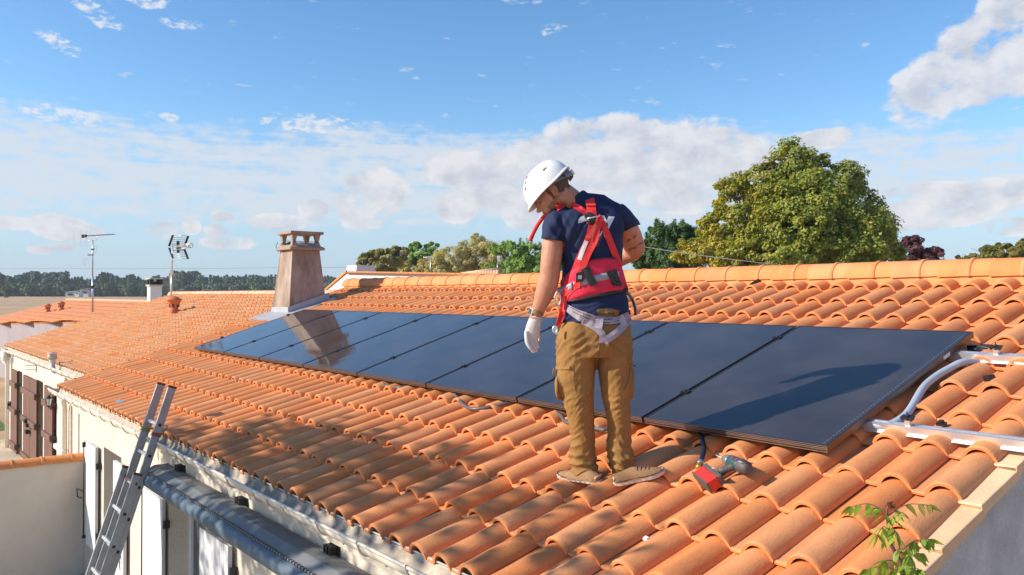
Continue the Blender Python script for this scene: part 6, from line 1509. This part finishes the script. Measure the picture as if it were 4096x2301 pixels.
patch('pad_edge', R1((690, 884), (790, 864), (888, 868)), R1((690, 896), (790, 876), (888, 880)), BLACKP, har, .015, 12, 3, .006)
patch('reflective_band', R1((446, 1108), (560, 1060), (640, 1030), (760, 1000), (860, 980), (942, 972)), R1((454, 1160), (566, 1108), (644, 1084), (766, 1052), (866, 1034), (946, 1026)), GREYR, har, .021, 26, 3, .002)
ribbon('strap', R1((436, 492), (470, 470), (500, 455), (555, 462), (610, 486), (660, 524), (700, 552)), 22, RED, har, .006, 30, 3)
ribbon('strap', R1((690, 418), (697, 440), (704, 500), (712, 560), (705, 615)), 38, RED, har, .008, 22, 3)
ribbon('buckle', R1((663, 462), (738, 462)), 8, mat('red_buckle', (.75, .06, .05), .3, 0), har, .016, 6, 3, thick=.006)
ribbon('strap', R1((780, 590), (820, 670), (860, 770), (895, 860), (925, 945)), 26, RED, har, .008, 26, 3)
ribbon('strap', R1((706, 620), (690, 690), (655, 780), (610, 880), (570, 980), (535, 1060), (505, 1120)), 24, RED, har, .010, 28, 3)
ribbon('strap', R1((780, 555), (765, 590), (748, 650), (735, 730), (690, 820), (655, 900), (620, 1000), (590, 1100)), 26, RED, har, .024, 30, 3)
ribbon('webbing_edge', R1((757, 550), (738, 600), (722, 660), (708, 740)), 4, mat('orange_webbing', (.75, .13, .03), .6, .1), har, .029, 16, 3)
ribbon('strap', R1((600, 1080), (560, 1110), (520, 1150), (500, 1190), (486, 1250), (478, 1300), (462, 1360), (445, 1400)), 22, RED, har, .022, 26, 3)
ribbon('strap', R1((545, 1105), (505, 1135), (480, 1180)), 24, RED, har, .026, 10, 3)
lab = ribbon('label', R1((668, 742), (640, 810), (612, 888)), 17, mat('white_label', (.62, .60, .62), .6, .35, 160), har, .017, 12, 3)
st = MB()
zz = R1(*[((758 if k % 2 else 722)-(k*5.2), 620+k*9) for k in range(12)])
pp3 = []
for q in zz:
    h, _ = hit(*q); pp3.append(P(q[0], q[1], ((h-CAM)@fw_ if h is not None else D0)-.029))
st.tube(pp3, .0011, 4, smooth=False); build('stitching', st, mat('pale_thread', (.6, .42, .42), .8, 0), har)
# back plate, steel bar of the karabiner, black loops
patch('back_plate', R1((648, 540), (690, 520), (735, 545)), R1((670, 590), (700, 620), (745, 585)), mat('black_leather', (.02, .018, .02), .6, .1, 40), har, .022, 10, 6, .008)
def hb(x, y, off): q = R1((x, y))[0]; h, _ = hit(*q); return P(q[0], q[1], ((h-CAM)@fw_ if h is not None else D0)-off)
m = MB(); m.tube([hb(674, 570, .040), hb(700, 563, .042), hb(772, 548, .040)], .0042, 10); m.tube([hb(672, 572, .040), hb(690, 590, .022)], .003, 8); build('karabiner', m, ALU, har)
m = MB(); m.tube([hb(764, 540, .034), hb(782, 556, .036), hb(778, 585, .034)], .005, 8); build('strap_loop', m, RED, har)
for a, b_, c_ in (((650, 950), (728, 1084), 34), ((838, 975), (890, 1080), 20), ((882, 965), (920, 1080), 18)):
    ribbon('tool_loop', R1(a, ((a[0]+b_[0])/2, (a[1]+b_[1])/2), b_), c_*.9, BLACKP, har, .027, 12, 3, thick=.004)
m = MB(); m.tube(spline([hb(652, 955, .034), hb(668, 940, .036), hb(695, 948, .036), hb(705, 975, .034)], 4), .0035, 6); m.tube(spline([hb(870, 1060, .034), hb(900, 1085, .036), hb(940, 1085, .034), hb(935, 1060, .034), hb(900, 1055, .034)], 4), .0028, 6); build('cord', m, BLACKP, har)
m = MB(); c = hb(615, 1020, .034); m.obox(c, (rt_*.86+UPZ*-.25*-1, fwh, UPZ), (.020, .004, .026)); build('buckle', m, BLACKP, har)
m = MB(); c = hb(617, 1022, .039); m.obox(c, (rt_, fwh, UPZ), (.010, .003, .010)); build('buckle_bar', m, STEEL, har)
patch('hip_pad', R1((444, 1108), (500, 1090), (556, 1060)), R1((458, 1166), (510, 1135), (560, 1112)), GREYR, har, .026, 8, 4, .006)
def ring(c, a, b_, r, ra, rb, tilt=0): return [c+a*math.cos(t)*ra+b_*math.sin(t)*rb for t in np.linspace(0, 2*PI, 19)]
m = MB(); c = Q(2231, 1196, -.10); m.tube(ring(c, rt_, UPZ, 0, .016, .036), .0038, 8, cap=False); build('side_ring', m, STEEL, har)
m = MB(); c = Q(2220, 1318, -.12); m.tube(ring(c, rt_, UPZ, 0, .012, .018), .0035, 8, cap=False); m.obox(Q(2222, 1322, -.115), (rt_+UPZ*.5, fwh, UPZ-rt_*.5), (.008, .006, .022)); build('hip_buckle', m, ALU, har)
# leg straps
ribbon('leg_strap', R1((505, 1248), (560, 1282), (640, 1312), (740, 1345), (850, 1358), (930, 1345), (998, 1312)), 27, LAV, har, .008, 34, 3)
ribbon('leg_strap', R1((512, 1265), (580, 1320), (660, 1372), (740, 1410)), 16, LAV, har, .010, 20, 3)
ribbon('leg_strap', R2((600, 62), (660, 92), (712, 126), (742, 168), (738, 222)), 27, LAV, har, .012, 24, 3)
ribbon('leg_strap', R2((935, 40), (900, 90), (855, 138), (800, 178), (752, 212)), 30, LAV, har, .012, 22, 3)
ribbon('strap_keeper', R1((772, 1318), (766, 1370), (758, 1420)), 30, mat('lavender_keeper', (.42, .36, .41), .6, .1), har, .015, 8, 3)
ribbon('strap_keeper', R1((926, 1318), (945, 1350), (960, 1400)), 24, MATS['lavender_keeper'], har, .015, 8, 3)
for pts in (R1((510, 1238), (640, 1300), (740, 1333), (850, 1346), (990, 1300)), R1((512, 1262), (640, 1324), (740, 1357), (850, 1371), (996, 1328))): ribbon('strap_seam', pts, 2.2, BLACKP, har, .0105, 30, 3, thick=.001)
# free ends: chest strap end flying to the left, thigh strap hanging at the right
def free(name, pts, w, m, parent, t=.0025, face=None):
    c = spline(pts, 6); g = []
    for i in range(len(c)):
        tt = c[min(i+1, len(c)-1)]-c[max(i-1, 0)]; tt /= np.linalg.norm(tt); s = np.cross(tt, fwh if face is None else face); s /= np.linalg.norm(s); g.append([c[i]-s*w/2, c[i]+s*w/2])
    mb = MB(); mb.sheet(g); o = build(name, mb, m, parent); so_ = o.modifiers.new('t', 'SOLIDIFY'); so_.thickness = t; so_.offset = 0; return o
free('strap_end', [Q(2250, 800, -.07), Q(2215, 832, -.06), Q(2180, 862, -.03), Q(2150, 902, .02), Q(2128, 945, .05), Q(2121, 962, .05)], .021, RED, har)
free('strap_tab', [Q(2127, 943, .045), Q(2119, 964, .047)], .027, mat('red_buckle', (.75, .06, .05), .3), har, .006)
free('strap', [Q(2232, 826, -.10), Q(2240, 808, -.06), Q(2236, 800, .02), Q(2225, 830, .09)], .03, RED, har)
free('strap_end', [Q(2508, 1170, .03), Q(2528, 1196, .03), Q(2540, 1230, .03), Q(2542, 1262, .03)], .020, GREYR, har, face=fwh*.8+rt_*.9)
m = MB(); m.tube([Q(2528, 1196, .02), Q(2543, 1240, .02), Q(2543, 1262, .02)], .003, 6); build('strap_cord', m, BLACKP, har)
# lettering on the back: the rounded e and the y left and right of the straps, laid on the cloth
def back_text(s_, cx, cy, size, bold, squash=1):
    me = text_mesh(s_, size, bold); v = getv(me); out = []; mid = (v.min(0)+v.max(0))/2
    for q in v:
        X = cx+(q[0]-mid[0])/KP*squash; Yp = cy-(q[1]-mid[1])/KP+(X-cx)*.10; h, _ = hit(X, Yp); dd = ((h-CAM)@fw_ if h is not None else D0-.12); out.append(P(X, Yp, dd-.0022-(.0006 if q[2] > 0 else 0)))
    me2 = bpy.data.meshes.new('lettering'); 
    me.vertices.foreach_set('co', np.array(out).ravel()); me.update(); obj_world('lettering', me, mat('white_print', (.66, .68, .74), .7, .05), shirt, smooth=False)
back_text('e', *R1((662, 612))[0], .165, .0085); back_text('y', *R1((822, 630))[0], .145, .0085)
# belt loop and seams of the trousers
ribbon('belt', R1((750, 1290), (800, 1282), (860, 1284), (920, 1300)), 20, mat('tan_belt', (.20, .125, .05), .8, .15, 30), trousers, .002, 12, 3)
ribbon('belt_loop', R1((820, 1268), (826, 1335)), 11, TAN, trousers, .006, 6, 3)
for pts in (R2((528, 380), (536, 440), (540, 520), (548, 575)), R2((408, 402), (450, 404), (510, 405)), R2((412, 440), (416, 520), (430, 590), (452, 635)), R2((725, 230), (712, 330), (702, 400)), R2((938, 400), (930, 480), (900, 560)), R2((905, 60), (760, 100), (700, 180))):
    ribbon('seam', pts, 2.0, mat('dark_thread', (.13, .07, .025), .9, 0), trousers, .0016, 16, 3, thick=.001)
ribbon('pocket_flap', R2((404, 400), (450, 402), (505, 398)), 13, TAN, trousers, .006, 10, 3, thick=.004)
ribbon('pocket_flap', R2((928, 352), (950, 372), (962, 385)), 9, TAN, trousers, .005, 6, 3, thick=.004)
m = MB(); m.tube(spline([Q(2216, 1472, -.02), Q(2212, 1488, -.02), Q(2214, 1497, -.02), Q(2220, 1484, -.02), Q(2224, 1476, -.02)], 4), .0035, 6); build('pull_tab', m, mat('tab_brown', (.3, .15, .05), .7), trousers)
m = MB(); m.tube([Q(2522, 1452, 0), Q(2534, 1462, -.005), Q(2541, 1464, 0)], .004, 6); build('pull_tab', m, BLACKP, trousers)

# --- shoes
def shoe(heel, toe, zs, label=None, tilt=0):
    """heel and toe: points on the ground in the world"""
    L = toe-heel; Ln = np.linalg.norm(L); f = L/Ln; up = RN*.6+UPZ*.4; up -= f*(up@f); up /= np.linalg.norm(up); s = np.cross(f, up)
    def G(a, w, h): return heel+f*a*Ln+s*w+up*h
    def outline(scale=1, toeout=0):
        pts = []
        for a, w in [(0, .0), (.02, .020), (.08, .032), (.2, .036), (.4, .034), (.6, .043), (.75, .048), (.88, .040), (.96, .024), (1.0, 0)]: pts.append((a, w*scale))
        return pts
    ol = outline()
    ring = [(a, w) for a, w in ol]+[(a, -w*.92) for a, w in ol[-2:0:-1]]
    m = MB(); lay = []
    for h, sc in ((0, .90), (.004, 1.0), (.018, 1.03), (.024, .98)):
        lay.append([G((a-.5)*(sc if sc > 1 else .5+.5*sc)+.5, w*sc, h+(.010*max(0, a-.75)*4*.6)) for a, w in ring])
    n = len(ring)
    for i in range(3): m.add(lay[i]+lay[i+1], [(k, (k+1) % n, n+(k+1) % n, n+k) for k in range(n)], True)
    m.add(lay[0], [tuple(reversed(range(n)))]); m.add(lay[3], [tuple(range(n))])
    u = MB()
    def cross(a, w, h, c=0): return (a, w, h, c)
    st = [(.015, .020, .045), (.05, .032, .056), (.15, .037, .062), (.28, .037, .070), (.40, .038, .076), (.52, .042, .068), (.65, .047, .058), (.80, .045, .046), (.92, .034, .036), (.99, .014, .026)]
    R_ = []
    for a, w, h in st:
        R_.append([G(a, w*math.cos(t_)*(1.0 if math.sin(t_) < .3 else .95), .018+max(0, math.sin(t_))**.8*(h-.018)-(.0 if math.sin(t_) >= 0 else 0)) for t_ in np.linspace(0, PI, 11)])
    u.sheet([r for r in R_]); 
    o0 = len(u.v); u.add([G(0.0, 0, .03)]+R_[0], [(0, i+1, i) for i in range(1, 11)]); u.add([G(1.0, 0, .02)]+R_[-1], [(0, i, i+1) for i in range(1, 11)])
    me = build('shoe', u, mat('worn_suede', (.33, .18, .085), .85, .18, 30, .5, 140, stain=(.24, .13, .065), stscale=9, stlo=.48, sthi=.7), man, label)
    so_ = build('sole', m, mat('dirty_sole', (.58, .53, .47), .7, .15, 30, .3, 90, stain=(.34, .28, .22), stscale=16, stlo=.5, sthi=.75), me, fixn=True)
    t = MB()
    for k in range(9):
        a = .06+k*.11
        for sg in (-1, 1):
            w = np.interp(a, [q[0] for q in ol], [q[1] for q in ol])*1.035; t.obox(G(a, sg*w, .009), (f, up, s), (.004, .003, .0015))
    o_t = build('tread', t, mat('sole_lug', (.42, .37, .32), .8, .3), me); o_t['kind'] = 'stuff'
    l = MB()
    for a in (.50, .57, .64, .71): hh = np.interp(a, [q[0] for q in st], [q[2] for q in st]); l.tube([G(a, .026, hh-.008), G(a+.01, 0, hh+.004), G(a, -.026, hh-.008)], .0028, 5)
    build('lace', l, mat('lace_brown', (.10, .07, .05), .8), me)
    w_ = MB(); w_.tube([G((a-.5)*1.0+.5, w*1.02, .026+(.010*max(0, a-.75)*4*.6)) for a, w in ring]+[G(0, 0, .026)], .0026, 5, cap=False); build('welt', w_, mat('dark_welt', (.07, .05, .035), .8), me)
    c = MB(); c.tube([G(.04, .030, .040), G(.02, 0, .043), G(.04, -.030, .040)], .006, 6); build('overlay', c, mat('beige_leather', (.55, .40, .26), .8, .2, 30), me)
    return me
def foot(px, py, n): return RPx(px, py, n)
shoe(foot(2403, 1936, -.078)+UPZ*.0, foot(2400, 1936, -.078)+(-rt_*.90+fwh*.30)*.0+((foot(2216, 1905, -.070)-foot(2403, 1936, -.078))/np.linalg.norm(foot(2216, 1905, -.070)-foot(2403, 1936, -.078)))*.285, 0)
hr = foot(2458, 1946, -.085); tr = foot(2602, 1912, -.075); shoe(hr+UPZ*.004, hr+UPZ*.004+(tr-hr)/np.linalg.norm(tr-hr)*.275, 0)

# --- left glove: palm, four unequal bent fingers and a thumb
g = MB(); GLV = mat('white_knit_glove', (.66, .64, .63), .9, .10, 40, .5, 420)
loft(g, [(2148, 1258, -.018, 22, .027), (2140, 1283, -.014, 26, .030), (2133, 1308, -.008, 29, .028), (2129, 1334, -.002, 31, .024), (2127, 1352, .002, 28, .019)], 18)
fin = [((2106, 1340, -.020), (2108, 1368, -.030), (2118, 1388, -.032), (2127, 1399, -.028), 8.6), ((2116, 1346, -.010), (2118, 1376, -.016), (2128, 1398, -.018), (2138, 1411, -.014), 9.0),
       ((2130, 1347, .000), (2132, 1376, -.002), (2140, 1396, -.004), (2147, 1407, .000), 8.8), ((2143, 1343, .008), (2146, 1366, .008), (2150, 1383, .006), (2153, 1394, .008), 7.6)]
for a, b_, c_, e_, r in fin: g.tube(spline([Q(a[0], a[1]-16, a[2]+.0), Q(*a), Q(*b_), Q(*c_), Q(*e_)], 3), [r*KP*k for k in (1, 1.02, 1.04, 1.05, 1.04, 1.0, .98, .97, .95, .92, .88, .82, .60)], 10)
g.tube(spline([Q(2140, 1296, .018), Q(2150, 1322, .034), Q(2156, 1346, .040), Q(2157, 1366, .036)], 4), [.013, .0135, .0135, .013, .0125, .012, .0118, .0115, .011, .0105, .010, .009, .006], 10)
gm = remesh(g, .0026, 2); glove = obj_world('glove', gm, GLV, man)
m = MB(); c = Q(2150, 1262, -.018); ax = Q(2140, 1283, -.014)-Q(2148, 1256, -.018); ax /= np.linalg.norm(ax); a1 = np.cross(ax, fwh); a1 /= np.linalg.norm(a1); a2 = np.cross(a1, ax)
m.tube([c+a1*math.cos(t)*.0325+a2*math.sin(t)*.037+ax*.008 for t in np.linspace(0, 2*PI, 21)], .0028, 6, cap=False); build('cuff', m, GLV, glove)
# watch
m = MB(); c = Q(2149, 1246, -.020)
for h_ in (-.009, 0, .009): m.tube([c+a1*math.cos(t)*.0335+a2*math.sin(t)*.036+ax*h_ for t in np.linspace(0, 2*PI, 25)], .0052, 8, cap=False)
wt = build('watch', m, mat('brown_leather_band', (.34, .17, .085), .55, .1, 30), man)
o_ = c-rt_*.034-fwh*.014; nrm_ = (-rt_*.85-fwh*.5); nrm_ /= np.linalg.norm(nrm_); m = MB(); m.obox(o_, (ax, nrm_, np.cross(ax, nrm_)), (.019, .005, .016)); bevel(build('watch_case', m, ALU, wt), .003)
m = MB(); m.obox(o_+nrm_*.0055, (ax, nrm_, np.cross(ax, nrm_)), (.015, .001, .012)); build('watch_screen', m, mat('watch_glass', (.05, .06, .08), .08, 0), wt)

# --- helmet
WH = mat('white_helmet_shell', (.80, .80, .79), .28, .02, 8, coat=.3)
def rimh(th):
    """height of the rim and its outline, th = 0 front, pi rear"""
    c = math.cos(th); f = .145*c+(.004); s_ = .107*math.sin(th)
    u = .030
    if c > 0: u += -.002*c; f += .010*max(0, c)**3
    else: u += .024*(-c)**2.2
    return f, s_, u
nt2, nr2 = 64, 16; V = []; F2 = []
for j in range(nr2+1):
    ph = PI/2*j/nr2
    for k in range(nt2):
        th = 2*PI*k/nt2; f, s_, u = rimh(th); e = math.cos(ph)**.82; h_ = math.sin(ph)**.95
        uu = u+(.176-u)*h_; ff = f*e*(.985 if j else 1.0)-.006*h_; ss_ = s_*e
        ridge = .005*math.exp(-(ss_/.018)**2)*math.sin(min(ph*2, PI)) if ff < .09 else 0
        V.append(H(ff, ss_, uu+ridge))
for j in range(nr2):
    for k in range(nt2): F2.append((j*nt2+k, j*nt2+(k+1) % nt2, (j+1)*nt2+(k+1) % nt2, (j+1)*nt2+k))
m = MB(); m.add(V, F2, True); hel = build('helmet', m, WH, man, fixn=True); so_ = hel.modifiers.new('t', 'SOLIDIFY'); so_.thickness = .004; so_.offset = -1
# flared rim and peak
m = MB(); rows = []
for q, (df, du) in enumerate(((0, .016), (.006, .008), (.010, .0), (.007, -.003), (.0, .0))):
    r = []
    for k in range(nt2+1):
        th = 2*PI*k/nt2; f, s_, u = rimh(th); c = math.cos(th); pk = max(0, c)**2.2
        n_ = np.array([math.cos(th), math.sin(th)*1.2]); n_ /= np.linalg.norm(n_); e = .93 if q == 0 else 1.0
        r.append(H(f*e+n_[0]*df*(1+.8*pk), s_*e+n_[1]*df, u+du-.008*pk*df/.01-(.004 if q in (2, 3) else 0)*pk))
    rows.append(r)
m.sheet(rows); build('rim', m, WH, hel)
for a, f0 in ((.35, .0), (.62, .0), (.9, .0)):
    pass
for (f, s_, u) in ((.105, .055, .115), (.085, .045, .142), (.060, .035, .158)):
    q = H(f, s_, u); h_ = (q-H(0, 0, .05)); h_ /= np.linalg.norm(h_); t1 = np.cross(h_, SdN); t1 /= np.linalg.norm(t1); m = MB(); 
    bvh = BVHTree.FromPolygons([tuple(w) for w in V], [tuple(w) for w in F2]); hh = bvh.find_nearest(Vector(q)); q = np.array(hh[0]); m.obox(q+h_*.0005, (h_, t1, np.cross(h_, t1)), (.0022, .0095, .0035)); build('vent_hole', m, DARK, hel)
qq = [(-.035, .085, .118), (-.048, .085, .122)]
for i, (f, s_, u) in enumerate(qq):
    hh = bvh.find_nearest(Vector(H(f, s_, u))); q = np.array(hh[0]); h_ = np.array(hh[1]); h_ = h_ if h_@(CAM-q) > 0 else -h_; t1 = np.cross(h_, F_); t1 /= np.linalg.norm(t1); m = MB(); m.obox(q+h_*.0006, (h_, t1, np.cross(h_, t1)), (.0012, .0035 if i else .006, .008 if i else .004)); build('moulded_mark', m, mat('grey_mark', (.12, .12, .12), .6, 0), hel)
# head band and ratchet at the nape
m = MB(); g_ = []
for k in range(41):
    th = 2*PI*k/40; c = math.cos(th); g_.append([H(.098*c-.012, .083*math.sin(th), .030+.012*max(0, c)-.018*max(0, -c)), H(.100*c-.012, .085*math.sin(th), .050+.012*max(0, c)-.012*max(0, -c))])
m.sheet(g_); hbn = build('head_band', m, mat('blue_grey_plastic', (.17, .20, .25), .4, .05), hel); so_ = hbn.modifiers.new('t', 'SOLIDIFY'); so_.thickness = .003
m = MB(); g_ = []
for k in range(13):
    th = PI-.75+1.5*k/12; c = math.cos(th); g_.append([H(.118*c-.012, .100*math.sin(th), .006), H(.124*c-.012, .104*math.sin(th), .022), H(.118*c-.012, .100*math.sin(th), .036)])
m.sheet(g_); r_ = build('ratchet', m, MATS['blue_grey_plastic'], hel); so_ = r_.modifiers.new('t', 'SOLIDIFY'); so_.thickness = .005
m = MB(); m.tube([H(-.134, .012, .020), H(-.150, .012, .020)], .015, 12); build('ratchet_knob', m, ALU, hel)
